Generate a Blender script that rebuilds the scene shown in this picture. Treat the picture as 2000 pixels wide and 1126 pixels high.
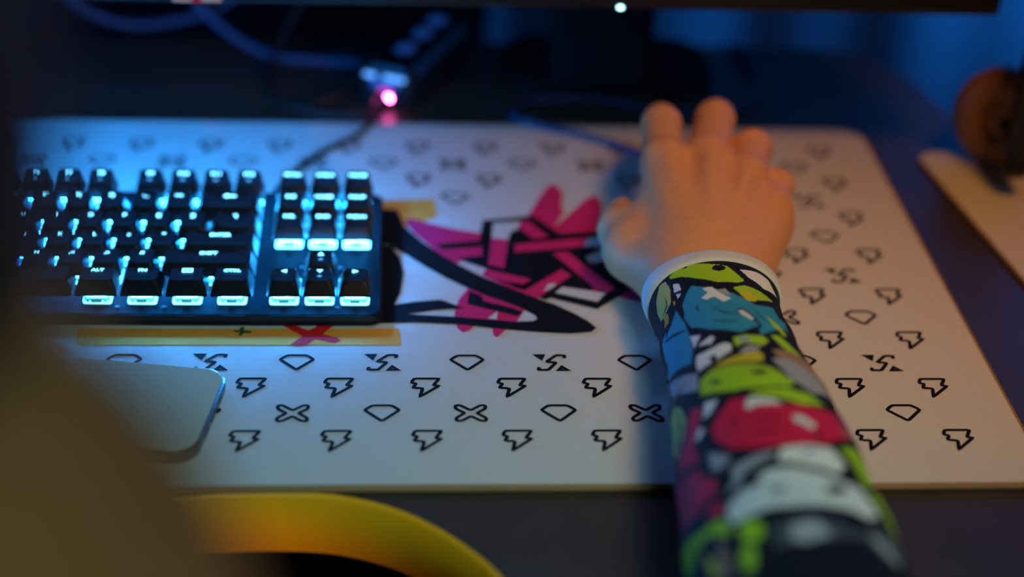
import bpy, bmesh, math, random
import numpy as np
from mathutils import Vector, Matrix

random.seed(3)
for o in list(bpy.data.objects):
    bpy.data.objects.remove(o, do_unlink=True)
scene = bpy.context.scene
COL = scene.collection
PI = math.pi

# ------------------------------------------------------------------ camera
# world: metres, x right, y away from the player, z = 0 is the top of the big mouse pad
CAM_POS = Vector((0, 0, 0.488))
CAM_R = Vector((0.9970919, -0.0627164, 0.0432942))
CAM_U = Vector((-0.0047643, 0.5156921, 0.8567608))
CAM_F = Vector((0.0760594, 0.8544755, -0.5138936))
cam_d = bpy.data.cameras.new('camera')
cam = bpy.data.objects.new('camera', cam_d)
COL.objects.link(cam)
cam.matrix_world = Matrix((
    (CAM_R.x, CAM_U.x, -CAM_F.x, CAM_POS.x),
    (CAM_R.y, CAM_U.y, -CAM_F.y, CAM_POS.y),
    (CAM_R.z, CAM_U.z, -CAM_F.z, CAM_POS.z),
    (0, 0, 0, 1)))
cam_d.sensor_width = 36.0
cam_d.lens = 59.4
cam_d.clip_start = 0.01
cam_d.dof.use_dof = True
cam_d.dof.focus_distance = 0.868
cam_d.dof.aperture_fstop = 2.1
scene.camera = cam

# ------------------------------------------------------------------ world, lamps, exposure
scene.view_settings.view_transform = 'Standard'
scene.view_settings.look = 'None'
scene.view_settings.exposure = 0.0
scene.view_settings.gamma = 1.0
scene.view_settings.use_curve_mapping = False

world = bpy.data.worlds.new('world')
scene.world = world
world.use_nodes = True
world.node_tree.nodes['Background'].inputs[0].default_value = (0.35, 0.40, 0.42, 1)
world.node_tree.nodes['Background'].inputs[1].default_value = 0.010


def area_light(name, loc, target, size, power, colour, spread=PI):
    d = bpy.data.lights.new(name, 'AREA')
    d.shape = 'DISK'
    d.size = size
    d.energy = power
    d.color = colour
    d.spread = spread
    o = bpy.data.objects.new(name, d)
    COL.objects.link(o)
    o.location = loc
    o.rotation_euler = (Vector(target) - Vector(loc)).to_track_quat('-Z', 'Y').to_euler()
    return o


def spot_light(name, loc, target, power, colour, angle, radius):
    d = bpy.data.lights.new(name, 'SPOT')
    d.energy = power
    d.color = colour
    d.spot_size = math.radians(angle)
    d.spot_blend = 1.0
    d.shadow_soft_size = radius
    o = bpy.data.objects.new(name, d)
    COL.objects.link(o)
    o.location = loc
    o.rotation_euler = (Vector(target) - Vector(loc)).to_track_quat('-Z', 'Y').to_euler()
    return o


# warm shaded lamp, high on the right
spot_light('warm_lamp', (0.46, 0.42, 0.98), (0.305, 0.83, 0.0), 18.5, (1.0, 0.38, 0.035), 37, 0.12)
# cool light that comes over the player's shoulder
spot_light('cool_lamp', (0.30, -0.42, 1.0), (0.04, 0.47, 0.0), 56.0, (0.50, 0.86, 0.84), 33, 0.24)
# added low warm fill, behind the player on the right, for yellow edge and person
spot_light('warm_low_fill', (0.55, -0.85, 0.36), (-0.05, 0.44, -0.03), 112.0, (1.0, 0.48, 0.12), 24, 0.12)
# blue light strip that washes the curtain on the right
spot_light('blue_curtain_light', (0.86, 1.16, 0.40), (0.70, 1.42, 0.26), 26.0, (0.01, 0.25, 1.0), 92, 0.08)


# ------------------------------------------------------------------ helpers
def mat(name, colour, rough=0.5, metal=0.0, emit=None, strength=0.0, noise=0.0, noise_scale=80.0,
        bump=0.0, bump_scale=400.0, spec=0.5, sss=0.0, sheen=0.0):
    m = bpy.data.materials.new(name)
    m.use_nodes = True
    nt = m.node_tree
    p = nt.nodes['Principled BSDF']
    p.inputs['Base Color'].default_value = (*colour, 1)
    p.inputs['Roughness'].default_value = rough
    p.inputs['Metallic'].default_value = metal
    p.inputs['Specular IOR Level'].default_value = spec
    if sheen:
        p.inputs['Sheen Weight'].default_value = sheen
    if sss:
        p.inputs['Subsurface Weight'].default_value = sss
        p.inputs['Subsurface Radius'].default_value = (0.006, 0.0025, 0.0012)
        p.inputs['Subsurface Scale'].default_value = 1.0
    if emit:
        p.inputs['Emission Color'].default_value = (*emit, 1)
        p.inputs['Emission Strength'].default_value = strength
    tc = None
    if noise or bump:
        tc = nt.nodes.new('ShaderNodeTexCoord')
    if noise:
        n = nt.nodes.new('ShaderNodeTexNoise')
        n.inputs['Scale'].default_value = noise_scale
        n.inputs['Detail'].default_value = 4
        nt.links.new(tc.outputs['Object'], n.inputs['Vector'])
        mx = nt.nodes.new('ShaderNodeMix')
        mx.data_type = 'RGBA'
        mx.inputs['A'].default_value = (*[c * (1 - noise) for c in colour], 1)
        mx.inputs['B'].default_value = (*[min(1, c * (1 + noise)) for c in colour], 1)
        nt.links.new(n.outputs['Fac'], mx.inputs['Factor'])
        nt.links.new(mx.outputs['Result'], p.inputs['Base Color'])
    if bump:
        n2 = nt.nodes.new('ShaderNodeTexNoise')
        n2.inputs['Scale'].default_value = bump_scale
        n2.inputs['Detail'].default_value = 3
        nt.links.new(tc.outputs['Object'], n2.inputs['Vector'])
        b = nt.nodes.new('ShaderNodeBump')
        b.inputs['Strength'].default_value = bump
        b.inputs['Distance'].default_value = 0.001
        nt.links.new(n2.outputs['Fac'], b.inputs['Height'])
        nt.links.new(b.outputs['Normal'], p.inputs['Normal'])
    return m


M = {
    'desk': mat('dark_desk_laminate', (0.046, 0.035, 0.027), 0.42, noise=0.25, noise_scale=30, bump=0.15, bump_scale=900),
    'yellow': mat('yellow_edge_band', (0.90, 0.40, 0.008), 0.38),
    'pad': mat('white_pad_cloth', (0.66, 0.63, 0.58), 0.85, noise=0.05, noise_scale=900, bump=0.25, bump_scale=1800, spec=0.2),
    'thread': mat('tan_edge_thread', (0.30, 0.17, 0.075), 0.8),
    'bk': mat('black_pad_print', (0.006, 0.005, 0.008), 0.8, spec=0.15),
    'pk': mat('pink_pad_print', (0.72, 0.018, 0.12), 0.8, spec=0.2),
    'or': mat('orange_pad_print', (0.90, 0.36, 0.05), 0.8, spec=0.2),
    'gn': mat('green_pad_print', (0.02, 0.09, 0.04), 0.8, spec=0.2),
    'rd': mat('red_pad_print', (0.75, 0.015, 0.02), 0.8, spec=0.2),
    'wh': mat('white_pad_print', (0.63, 0.60, 0.56), 0.85, spec=0.2),
    'case': mat('black_keyboard_case', (0.006, 0.008, 0.018), 0.55, spec=0.15),
    'plate': mat('dark_steel_keyboard_plate', (0.0030, 0.0034, 0.0055), 0.6, spec=0.03, noise=0.12, noise_scale=150),
    'cap': mat('black_keycap', (0.009, 0.009, 0.010), 0.42, spec=0.22, bump=0.05, bump_scale=2500),
    'legend': mat('backlit_legend', (0.5, 0.8, 0.9), 0.5, emit=(0.12, 0.60, 1.0), strength=7.0),
    'legend_dim': mat('backlit_small_legend', (0.4, 0.7, 0.9), 0.5, emit=(0.05, 0.42, 1.0), strength=1.4),
    'led': mat('key_led', (0.5, 0.8, 0.9), 0.3, emit=(0.010, 0.30, 1.0), strength=420.0),
    'housing': mat('glowing_clear_housing', (0.5, 0.8, 0.9), 0.3, emit=(0.05, 0.45, 1.0), strength=14.0),
    'housing_front': mat('clear_housing_front', (0.3, 0.6, 0.6), 0.25, emit=(0.03, 0.60, 0.85), strength=0.9),
    'housing_lip': mat('clear_housing_lip', (0.5, 0.8, 0.9), 0.3, emit=(0.25, 0.75, 0.95), strength=2.2),
    'stem': mat('switch_stem_clip', (0.10, 0.25, 0.25), 0.3, emit=(0.05, 0.45, 0.55), strength=0.5),
    'screw': mat('dark_screw', (0.05, 0.05, 0.06), 0.4, metal=0.8),
    'rubber': mat('black_rubber_cable', (0.012, 0.012, 0.014), 0.45),
    'blue_cable': mat('blue_braided_cable', (0.015, 0.045, 0.12), 0.6),
    'black_plastic': mat('black_plastic', (0.010, 0.010, 0.012), 0.35),
    'matte_black': mat('matte_black_plastic', (0.006, 0.006, 0.007), 0.7, spec=0.1),
    'gloss_black': mat('glossy_black_plastic', (0.010, 0.011, 0.014), 0.22),
    'blue_sheen': mat('blue_sheen_plastic', (0.05, 0.10, 0.25), 0.25, emit=(0.01, 0.06, 0.30), strength=0.45),  # emission paints blue reflected light onto the box's buttons and port frame
    'pink_led': mat('pink_led', (0.5, 0.1, 0.3), 0.4, emit=(1.0, 0.10, 0.45), strength=90.0),
    'pink_dim': mat('pink_strip_light', (0.5, 0.1, 0.3), 0.4, emit=(1.0, 0.03, 0.35), strength=1.6),
    'hub_glint': mat('blue_hub_glint', (0.2, 0.4, 0.6), 0.4, emit=(0.12, 0.38, 0.85), strength=1.3),  # emission stands in for keyboard light glinting on the box
    'cyan_led': mat('cyan_led', (0.3, 0.5, 0.5), 0.4, emit=(0.45, 0.95, 1.0), strength=7.0),
    'screen': mat('monitor_screen', (0.01, 0.01, 0.01), 0.3, emit=(0.36, 0.36, 0.85), strength=0.30),
    'added_light_bar': mat('blue_added_bar', (0.1, 0.2, 0.4), 0.4, emit=(0.004, 0.24, 1.0), strength=22.0),
    'paper': mat('white_sticker', (0.75, 0.75, 0.75), 0.6),
    'red': mat('red_sticker_dot', (0.6, 0.02, 0.02), 0.6),
    'phone_glass': mat('pale_phone_glass', (0.52, 0.56, 0.44), 0.2),
    'phone_frame': mat('steel_phone_frame', (0.12, 0.14, 0.16), 0.25, metal=0.9),
    'skin': mat('skin', (0.78, 0.35, 0.14), 0.55, noise=0.12, noise_scale=160, bump=0.2, bump_scale=700, sss=0.05),
    'hair': mat('dark_hair', (0.010, 0.008, 0.007), 0.5, noise=0.4, noise_scale=300),
    'shirt': mat('olive_shirt', (0.21, 0.082, 0.020), 0.9, noise=0.15, noise_scale=250),
    'trousers': mat('dark_trousers', (0.018, 0.014, 0.016), 0.9),
    'cuff': mat('pale_cuff_fabric', (0.68, 0.76, 0.74), 0.85, noise=0.08, noise_scale=90),
    'curtain': mat('grey_curtain', (0.34, 0.36, 0.42), 0.9, noise=0.1, noise_scale=60),
    'wall': mat('dark_wall_paint', (0.030, 0.034, 0.050), 0.8),
    'floor': mat('dark_floor', (0.025, 0.020, 0.018), 0.6, noise=0.3, noise_scale=12),
    'leather': mat('brown_leather', (0.28, 0.115, 0.035), 0.42, noise=0.15, noise_scale=120, bump=0.2, bump_scale=500),
    'metal': mat('dark_metal', (0.05, 0.05, 0.055), 0.35, metal=0.8),
    'mouse': mat('black_mouse_shell', (0.02, 0.02, 0.024), 0.35),
    'mouse_led': mat('blue_mouse_light', (0.1, 0.4, 0.6), 0.4, emit=(0.08, 0.5, 1.0), strength=1.2),
}


def link(o, parent=None):
    COL.objects.link(o)
    if parent is not None:
        o.parent = parent
    return o


def mesh_obj(name, verts, faces, material, parent=None, smooth=False):
    me = bpy.data.meshes.new(name)
    me.from_pydata([tuple(v) for v in verts], [], faces)
    me.update()
    if material is not None:
        me.materials.append(material)
    if smooth:
        me.polygons.foreach_set('use_smooth', [True] * len(me.polygons))
    return link(bpy.data.objects.new(name, me), parent)


def bm_obj(name, bm, material, parent=None, smooth=False):
    bmesh.ops.recalc_face_normals(bm, faces=bm.faces[:])
    me = bpy.data.meshes.new(name)
    bm.to_mesh(me)
    bm.free()
    me.materials.append(material)
    if smooth:
        me.polygons.foreach_set('use_smooth', [True] * len(me.polygons))
    return link(bpy.data.objects.new(name, me), parent)


def empty(name, loc=(0, 0, 0)):
    o = bpy.data.objects.new(name, None)
    o.empty_display_size = 0.02
    COL.objects.link(o)
    o.location = loc
    return o


def tag(o, label, category, group=None):
    o['label'] = label
    o['category'] = category
    if group:
        o['group'] = group
    return o


def structure(o):
    o['kind'] = 'structure'
    return o


def box_bm(x0, x1, y0, y1, z0, z1, bevel=0.0, seg=2):
    bm = bmesh.new()
    bmesh.ops.create_cube(bm, size=1.0)
    for v in bm.verts:
        v.co = Vector(((x0 + x1) / 2 + v.co.x * (x1 - x0), (y0 + y1) / 2 + v.co.y * (y1 - y0), (z0 + z1) / 2 + v.co.z * (z1 - z0)))
    if bevel:
        bmesh.ops.bevel(bm, geom=bm.edges[:], offset=bevel, segments=seg, affect='EDGES', profile=0.5)
    return bm


def rounded_rect(x0, x1, y0, y1, r, n=8):
    pts = []
    for cx, cy, a0 in ((x1 - r, y1 - r, 0), (x0 + r, y1 - r, PI / 2), (x0 + r, y0 + r, PI), (x1 - r, y0 + r, 1.5 * PI)):
        for k in range(n + 1):
            a = a0 + PI / 2 * k / n
            pts.append((cx + r * math.cos(a), cy + r * math.sin(a)))
    return pts


def loft_rings(rings, cap0=True, cap1=True):
    n = len(rings[0])
    verts = [p for r in rings for p in r]
    faces = []
    for i in range(len(rings) - 1):
        for j in range(n):
            k = (j + 1) % n
            faces.append((i * n + j, i * n + k, (i + 1) * n + k, (i + 1) * n + j))
    if cap0:
        faces.append(tuple(range(n - 1, -1, -1)))
    if cap1:
        b = (len(rings) - 1) * n
        faces.append(tuple(range(b, b + n)))
    return verts, faces


def prism(outline, z0, z1):
    """closed solid from an outline (counter-clockwise)"""
    return loft_rings([[(x, y, z0) for x, y in outline], [(x, y, z1) for x, y in outline]])


def catmull(pts, n=10):
    P = [Vector(p) for p in pts]
    P = [P[0] * 2 - P[1]] + P + [P[-1] * 2 - P[-2]]
    out = []
    for i in range(1, len(P) - 2):
        for k in range(n):
            t = k / n
            a, b, c, d = P[i - 1], P[i], P[i + 1], P[i + 2]
            out.append(0.5 * ((2 * b) + (c - a) * t + (2 * a - 5 * b + 4 * c - d) * t * t + (3 * b - a - 3 * c + d) * t ** 3))
    out.append(P[-2].copy())
    return out


def tube(pts, radius, sides=8, closed=False):
    n = len(pts)
    rings = []
    up = Vector((0, 0, 1))
    for i in range(n):
        if closed:
            d = pts[(i + 1) % n] - pts[i - 1]
        else:
            d = pts[min(i + 1, n - 1)] - pts[max(i - 1, 0)]
        d.normalize()
        s = d.cross(up)
        if s.length < 1e-4:
            s = Vector((1, 0, 0))
        s.normalize()
        t = s.cross(d)
        r = radius(i) if callable(radius) else radius
        rings.append([pts[i] + r * (math.cos(2 * PI * k / sides) * s + math.sin(2 * PI * k / sides) * t) for k in range(sides)])
    if closed:
        rings.append(rings[0])
        return loft_rings(rings, False, False)
    return loft_rings(rings)


def cable(name, pts, r, material, parent=None, n=10, sides=8):
    v, f = tube(catmull(pts, n), r, sides)
    return mesh_obj(name, v, f, material, parent, True)


def text_mesh(s, size, xscale=1.0):
    cu = bpy.data.curves.new('lettering', 'FONT')
    cu.body = s
    cu.size = size
    cu.align_x = 'CENTER'
    cu.align_y = 'CENTER'
    cu.resolution_u = 2
    cu.offset = size * 0.035
    o = bpy.data.objects.new('lettering', cu)
    COL.objects.link(o)
    bpy.context.view_layer.update()
    dg = bpy.context.evaluated_depsgraph_get()
    me = bpy.data.meshes.new_from_object(o.evaluated_get(dg))
    bpy.data.objects.remove(o, do_unlink=True)
    for v in me.vertices:
        v.co.x *= xscale
    return me


# ---- signed distance shapes, meshed with surface nets (for the body)
class Field:
    def __init__(self, lo, hi, h):
        self.lo, self.h = np.array(lo, float), h
        self.n = np.ceil((np.array(hi) - self.lo) / h).astype(int) + 1
        self.ax = [self.lo[i] + h * np.arange(self.n[i]) for i in range(3)]
        self.d = np.full(self.n, 1.0, np.float32)

    def block(self, lo, hi):
        s = []
        for i in range(3):
            a = int(max(0, np.floor((lo[i] - self.lo[i]) / self.h)))
            b = int(min(self.n[i], np.ceil((hi[i] - self.lo[i]) / self.h) + 1))
            s.append(slice(a, max(a, b)))
        return tuple(s)

    def merge(self, sl, v, k):
        a = self.d[sl]
        if k <= 0:
            self.d[sl] = np.minimum(a, v)
        else:
            w = np.clip(0.5 + 0.5 * (a - v) / k, 0, 1)
            self.d[sl] = a * (1 - w) + v * w - k * w * (1 - w)

    def grid(self, sl):
        return np.meshgrid(*[self.ax[i][sl[i]] for i in range(3)], indexing='ij')

    def capsule(self, a, b, ra, rb, k=0.006, flat=None):
        a, b = np.array(a, float), np.array(b, float)
        m = max(ra, rb) + k + 0.02
        sl = self.block(np.minimum(a, b) - m, np.maximum(a, b) + m)
        X, Y, Z = self.grid(sl)
        if X.size == 0:
            return
        ba = b - a
        t = np.clip(((X - a[0]) * ba[0] + (Y - a[1]) * ba[1] + (Z - a[2]) * ba[2]) / (ba @ ba), 0, 1)
        q = np.sqrt((X - a[0] - t * ba[0]) ** 2 + (Y - a[1] - t * ba[1]) ** 2 + (Z - a[2] - t * ba[2]) ** 2)
        self.merge(sl, (q - (ra + (rb - ra) * t)).astype(np.float32), k)

    def chain(self, pts, k=0.006):
        for p, q in zip(pts[:-1], pts[1:]):
            self.capsule(p[:3], q[:3], p[3], q[3], k)

    def ellipsoid(self, c, r, k=0.01, rot=None):
        c, r = np.array(c, float), np.array(r, float)
        m = r.max() + k + 0.02
        sl = self.block(c - m, c + m)
        X, Y, Z = self.grid(sl)
        P = np.stack([X - c[0], Y - c[1], Z - c[2]], -1)
        if rot is not None:
            P = P @ np.array(rot)
        k0 = np.sqrt(((P / r) ** 2).sum(-1))
        k1 = np.sqrt(((P / r ** 2) ** 2).sum(-1)) + 1e-9
        self.merge(sl, (k0 * (k0 - 1) / k1).astype(np.float32), k)

    def mesh(self):
        d = self.d
        s = d < 0
        c = np.zeros(np.array(d.shape) - 1, np.int8)
        for i in (0, 1):
            for j in (0, 1):
                for k in (0, 1):
                    c += s[i:d.shape[0] - 1 + i, j:d.shape[1] - 1 + j, k:d.shape[2] - 1 + k]
        act = np.argwhere((c > 0) & (c < 8))
        idx = np.full(c.shape, -1, np.int64)
        idx[tuple(act.T)] = np.arange(len(act))
        acc = np.zeros((len(act), 3))
        cnt = np.zeros(len(act))
        corners = [(i, j, k) for i in (0, 1) for j in (0, 1) for k in (0, 1)]
        for a in corners:
            for ax in range(3):
                if a[ax]:
                    continue
                b = list(a)
                b[ax] = 1
                va = d[tuple((act + a).T)]
                vb = d[tuple((act + b).T)]
                m = (va < 0) != (vb < 0)
                t = np.where(m, va / np.where(m, va - vb, 1), 0)
                p = np.tile(np.array(a, float), (len(act), 1))
                p[:, ax] += t
                acc[m] += p[m]
                cnt[m] += 1
        verts = self.lo + self.h * (act + acc / cnt[:, None])
        faces = []
        for ax in range(3):
            o1, o2 = [(1, 2), (2, 0), (0, 1)][ax]
            sl0 = [slice(None)] * 3
            sl1 = [slice(None)] * 3
            sl0[ax] = slice(0, -1)
            sl1[ax] = slice(1, None)
            cross = s[tuple(sl0)] != s[tuple(sl1)]
            e = np.argwhere(cross)
            e = e[(e[:, o1] > 0) & (e[:, o2] > 0) & (e[:, o1] < d.shape[o1] - 1) & (e[:, o2] < d.shape[o2] - 1)]
            u, v = np.zeros(3, int), np.zeros(3, int)
            u[o1] = 1
            v[o2] = 1
            q = np.stack([idx[tuple((e - u - v).T)], idx[tuple((e - v).T)], idx[tuple(e.T)], idx[tuple((e - u).T)]], 1)
            flip = ~s[tuple(e.T)]
            q[flip] = q[flip][:, ::-1]
            faces.append(q)
        return verts, np.concatenate(faces)


def field_mesh(name, parts, material, parent, smooth_iter=2):
    V, Fc, off = [], [], 0
    for v, f in parts:
        V.append(v)
        Fc.append(f + off)
        off += len(v)
    V = np.concatenate(V)
    Fc = np.concatenate(Fc)
    for _ in range(smooth_iter):                      # light Laplacian smoothing
        acc = np.zeros_like(V)
        n = np.zeros(len(V))
        for a, b in ((0, 1), (1, 2), (2, 3), (3, 0)):
            np.add.at(acc, Fc[:, a], V[Fc[:, b]])
            np.add.at(n, Fc[:, a], 1)
        V = V * 0.5 + 0.5 * acc / np.maximum(n, 1)[:, None]
    return mesh_obj(name, V.tolist(), Fc.tolist(), material, parent, True)


# ------------------------------------------------------------------ the room
FLOOR_Z = -0.754
DESK_Z = -0.004
v, f = prism([(-2.2, -1.6), (2.2, -1.6), (2.2, 1.5), (-2.2, 1.5)], FLOOR_Z - 0.02, FLOOR_Z)
structure(mesh_obj('floor', v, f, M['floor']))
structure(bm_obj('wall_back', box_bm(-2.2, 2.2, 1.50, 1.56, FLOOR_Z, 1.7), M['wall']))

# curtain with soft folds on the right
cv, cf = [], []
NX, NZ = 150, 16
for i in range(NX + 1):
    u = i / NX
    x = 0.10 + 1.00 * u
    for k in range(NZ + 1):
        w = k / NZ
        z = FLOOR_Z + 0.03 + 2.2 * w
        y = 1.40 + 0.016 * math.sin(27 * u + 1.5 * w + 1.1 * math.sin(7 * u)) + 0.005 * math.sin(61 * u + 3 * w)
        cv.append((x + 0.10 * (z - 0.1) * (0.5 - u), y, z))
for i in range(NX):
    for k in range(NZ):
        a = i * (NZ + 1) + k
        cf.append((a, a + NZ + 1, a + NZ + 2, a + 1))
curtain = mesh_obj('curtain', cv, cf, M['curtain'], None, True)
sol = curtain.modifiers.new('thickness', 'SOLIDIFY')
sol.thickness = 0.003
tag(curtain, 'grey curtain with soft folds washed in blue light behind the desk', 'curtain')

# ------------------------------------------------------------------ desk with a curved yellow front edge
arc = catmull([(-0.135, 0.6210, 0), (-0.100, 0.6275, 0), (-0.0704, 0.6305, 0), (-0.0444, 0.6308, 0), (-0.0205, 0.6279, 0), (0.0033, 0.6189, 0),
               (0.0219, 0.6057, 0), (0.0377, 0.5893, 0), (0.0501, 0.5714, 0), (0.062, 0.545, 0), (0.075, 0.50, 0),
               (0.095, 0.45, 0), (0.13, 0.415, 0), (0.19, 0.40, 0)], 6)
left = catmull([(-0.33, 0.40, 0), (-0.27, 0.415, 0), (-0.235, 0.45, 0), (-0.215, 0.50, 0), (-0.20, 0.545, 0), (-0.18, 0.585, 0), (-0.135, 0.6210, 0)], 6)
front = [(p.x, p.y) for p in left[:-1]] + [(p.x, p.y) for p in arc]
back = [(p.x, p.y) for p in catmull([(0.98, 0.985, 0), (0.80, 1.00, 0), (0.56, 1.012, 0), (0.44, 1.020, 0), (0.4050, 1.035, 0), (0.3945, 1.066, 0), (0.3870, 1.105, 0),
                                     (0.3740, 1.145, 0), (0.345, 1.168, 0), (0.30, 1.175, 0), (0.22, 1.175, 0)], 6)]
outline = [(-0.72, 0.40)] + front + [(0.98, 0.40)] + back + [(-0.72, 1.175)]
desk = tag(empty('desk', (0.0, 0.8, FLOOR_Z)), 'dark desk whose curved front edge is banded in yellow', 'desk')
DT = 0.035


def inset_outline(pts, d):
    out = []
    n = len(pts)
    for i in range(n):
        a, b, c = Vector(pts[i - 1]), Vector(pts[i]), Vector(pts[(i + 1) % n])
        e1, e2 = (b - a).normalized(), (c - b).normalized()
        m = Vector((-e1.y - e2.y, e1.x + e2.x))
        m.normalize()
        out.append((b.x + m.x * d, b.y + m.y * d))
    return out


def loc(o, parent):
    """keep world coordinates for a mesh written in world space"""
    o.parent = parent
    o.matrix_parent_inverse = Matrix.Translation(-Vector(parent.location))
    return o


ins = inset_outline(outline, 0.0018)
v, f = prism(ins, DESK_Z - DT, DESK_Z)
loc(mesh_obj('desk_top', v, f, M['desk']), desk)
# band: a strip wrapped along the front rim, with a small rounded lip on top
rings = []
i0, i1 = 1, 1 + len(front)
for d_, z in ((0.0018, DESK_Z - DT), (0.0, DESK_Z - DT + 0.0008), (0.0, DESK_Z - 0.0022), (0.0005, DESK_Z - 0.0008), (0.0014, DESK_Z + 0.00015), (0.0024, DESK_Z + 0.0002), (0.0024, DESK_Z - DT)):
    rings.append([(x, y, z) for x, y in inset_outline(outline, d_)[i0:i1]])
nb = len(rings[0])
v = [p for r in rings for p in r]
f = [(i * nb + j, i * nb + j + 1, (i + 1) * nb + j + 1, (i + 1) * nb + j) for i in range(len(rings) - 1) for j in range(nb - 1)]
loc(mesh_obj('edge_band', v, f, M['yellow'], None, True), desk)['label'] = 'yellow edge band of the desk'
for x in (-0.66, 0.90):
    loc(bm_obj('leg', box_bm(x - 0.02, x + 0.02, 0.50, 0.95, FLOOR_Z, DESK_Z - DT, 0.004), M['metal']), desk)

# ------------------------------------------------------------------ big mouse pad
PX0, PX1, PY0, PY1 = -0.60, 0.3222, 0.6325, 1.0232
pad = tag(empty('mouse_pad', (-0.14, 0.83, DESK_Z)), 'large white desk pad with black icon print under keyboard and hand', 'mouse pad')
v, f = prism(rounded_rect(PX0, PX1, PY0, PY1, 0.017, 10), DESK_Z, 0.0)
loc(mesh_obj('pad_cloth', v, f, M['pad']), pad)
# stitched rim: a bead of overlapping thread turns
ring = rounded_rect(PX0, PX1, PY0, PY1, 0.017, 10)
dense = []
STEP = 0.00055
for i in range(len(ring)):
    a, b = Vector((*ring[i], 0)), Vector((*ring[(i + 1) % len(ring)], 0))
    n = max(1, int((b - a).length / STEP))
    for k in range(n):
        dense.append(a + (b - a) * k / n + Vector((0, 0, -0.0019)))
v, f = tube(dense, lambda i: 0.0021 + (0.00022, -0.00018, -0.00034)[i % 3], 8, True)
loc(mesh_obj('stitched_edge', v, f, M['thread'], None, True), pad)['label'] = 'tan stitched rim'


def stroke(points, w, closed=True):
    """flat band along a polyline (mitred)"""
    n = len(points)
    P = [Vector(p) for p in points]
    L, R_ = [], []
    for i in range(n):
        if closed or 0 < i < n - 1:
            e1, e2 = (P[i] - P[i - 1]).normalized(), (P[(i + 1) % n] - P[i]).normalized()
        else:
            e1 = e2 = (P[1] - P[0]).normalized() if i == 0 else (P[-1] - P[-2]).normalized()
        n1, n2 = Vector((-e1.y, e1.x)), Vector((-e2.y, e2.x))
        m = (n1 + n2)
        m = m.normalized() if m.length > 1e-6 else n1
        s = min(1.0 / max(0.35, m.dot(n1)), 1.9)
        L.append(P[i] + m * w / 2 * s)
        R_.append(P[i] - m * w / 2 * s)
    verts = [(p.x, p.y, 0) for p in L + R_]
    faces = []
    for i in range(n if closed else n - 1):
        j = (i + 1) % n
        faces.append((i, n + i, n + j, j))
    return verts, faces


def mm(pts):
    return [(x / 1000, y / 1000) for x, y in pts]


def round_poly(pts, r, closed=True):
    """cut each corner with a short chamfer arc so the strokes have soft corners"""
    out = []
    n = len(pts)
    for i in range(n):
        b = Vector(pts[i])
        if not closed and i in (0, n - 1):
            out.append(b)
            continue
        a, c = Vector(pts[i - 1]), Vector(pts[(i + 1) % n])
        ra = min(r, (a - b).length * 0.4)
        rc = min(r, (c - b).length * 0.4)
        p, q = b + (a - b).normalized() * ra, b + (c - b).normalized() * rc
        for t in (0, 0.5, 1):
            out.append(p * (1 - t) ** 2 + b * 2 * t * (1 - t) + q * t * t)
    return out


BOLT = mm([(-5.8, 7.8), (7.2, 7.8), (3.9, 1.6), (7.0, 1.3), (-3.1, -8.6), (-1.4, -1.0), (-6.6, -0.5), (-4.6, 3.3), (-7.3, 3.9)])
DIAMOND = mm([(-4.9, 6.6), (4.9, 6.6), (8.7, 2.6), (0.0, -6.9), (-8.7, 2.6)])
CROSS = mm([(-7.6, 6.6), (-5.2, 6.8), (0, 2.4), (5.2, 6.8), (7.6, 6.6), (7.4, 3.7), (3.0, 0), (7.5, -4.2), (7.4, -6.7), (4.8, -6.7), (0, -2.6), (-4.8, -6.7), (-7.4, -6.7), (-7.5, -4.2), (-3.0, 0), (-7.4, 3.7)])
S1 = mm([(6.8, 4.1), (7.7, 6.9), (3.0, 7.0), (-2.6, 0.8), (2.5, 0.1), (-2.2, -6.9), (-7.5, -6.9), (-6.7, -4.3)])
S2 = mm([(-4.0, 7.0), (-7.9, 7.0), (-5.1, 3.6)])
S3 = mm([(5.2, -3.9), (8.0, -6.9), (3.2, -7.0)])


def flat_mesh(name, pieces):
    V, Fs = [], []
    for v, f in pieces:
        o = len(V)
        V += v
        Fs += [tuple(i + o for i in q) for q in f]
    me = bpy.data.meshes.new(name)
    me.from_pydata(V, [], Fs)
    me.update()
    me.materials.append(M['bk'])
    return me


W = 0.0019
ICON = {
    'bolt_print': flat_mesh('bolt_print', [stroke(round_poly(BOLT, 0.0012), W)]),
    'diamond_print': flat_mesh('diamond_print', [stroke(round_poly(DIAMOND, 0.0012), W)]),
    'cross_print': flat_mesh('cross_print', [stroke(round_poly(CROSS, 0.0010), W)]),
    'letter_s_print': flat_mesh('letter_s_print', [stroke(round_poly(S1, 0.0010, False), W * 1.05, False), stroke(S2, W * 1.1, True), stroke(S3, W * 1.1, True)]),
}
GX, GY, SX, SY = -0.06663, 0.98693, 0.044246, 0.04564


def icon(kind, i, k):
    x, y = GX + i * SX, GY - k * SY
    if not (PX0 + 0.012 < x < PX1 - 0.020):
        return
    o = link(bpy.data.objects.new(kind, ICON[kind]))
    o.location = (x, y, 0.00025)
    loc(o, pad)


for k in range(8):
    for i in range(-5, 9):
        if 2 <= k <= 5 and i < 5:
            continue
        if k == 1 and (i < 2 or i == 4):
            continue
        icon('bolt_print', i, k)
for r in range(7):
    k = r + 0.5
    for i in range(-5, 9):
        if 2 <= r <= 4 and i < 5:
            continue
        if r == 1 and i < 5 and i != 2:
            continue
        odd = (i % 2 != 0)
        if r % 2 == 0:
            icon('diamond_print' if odd else 'cross_print', i + 0.5, k)
        else:
            icon('letter_s_print' if odd else 'diamond_print', i + 0.5, k)

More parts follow.
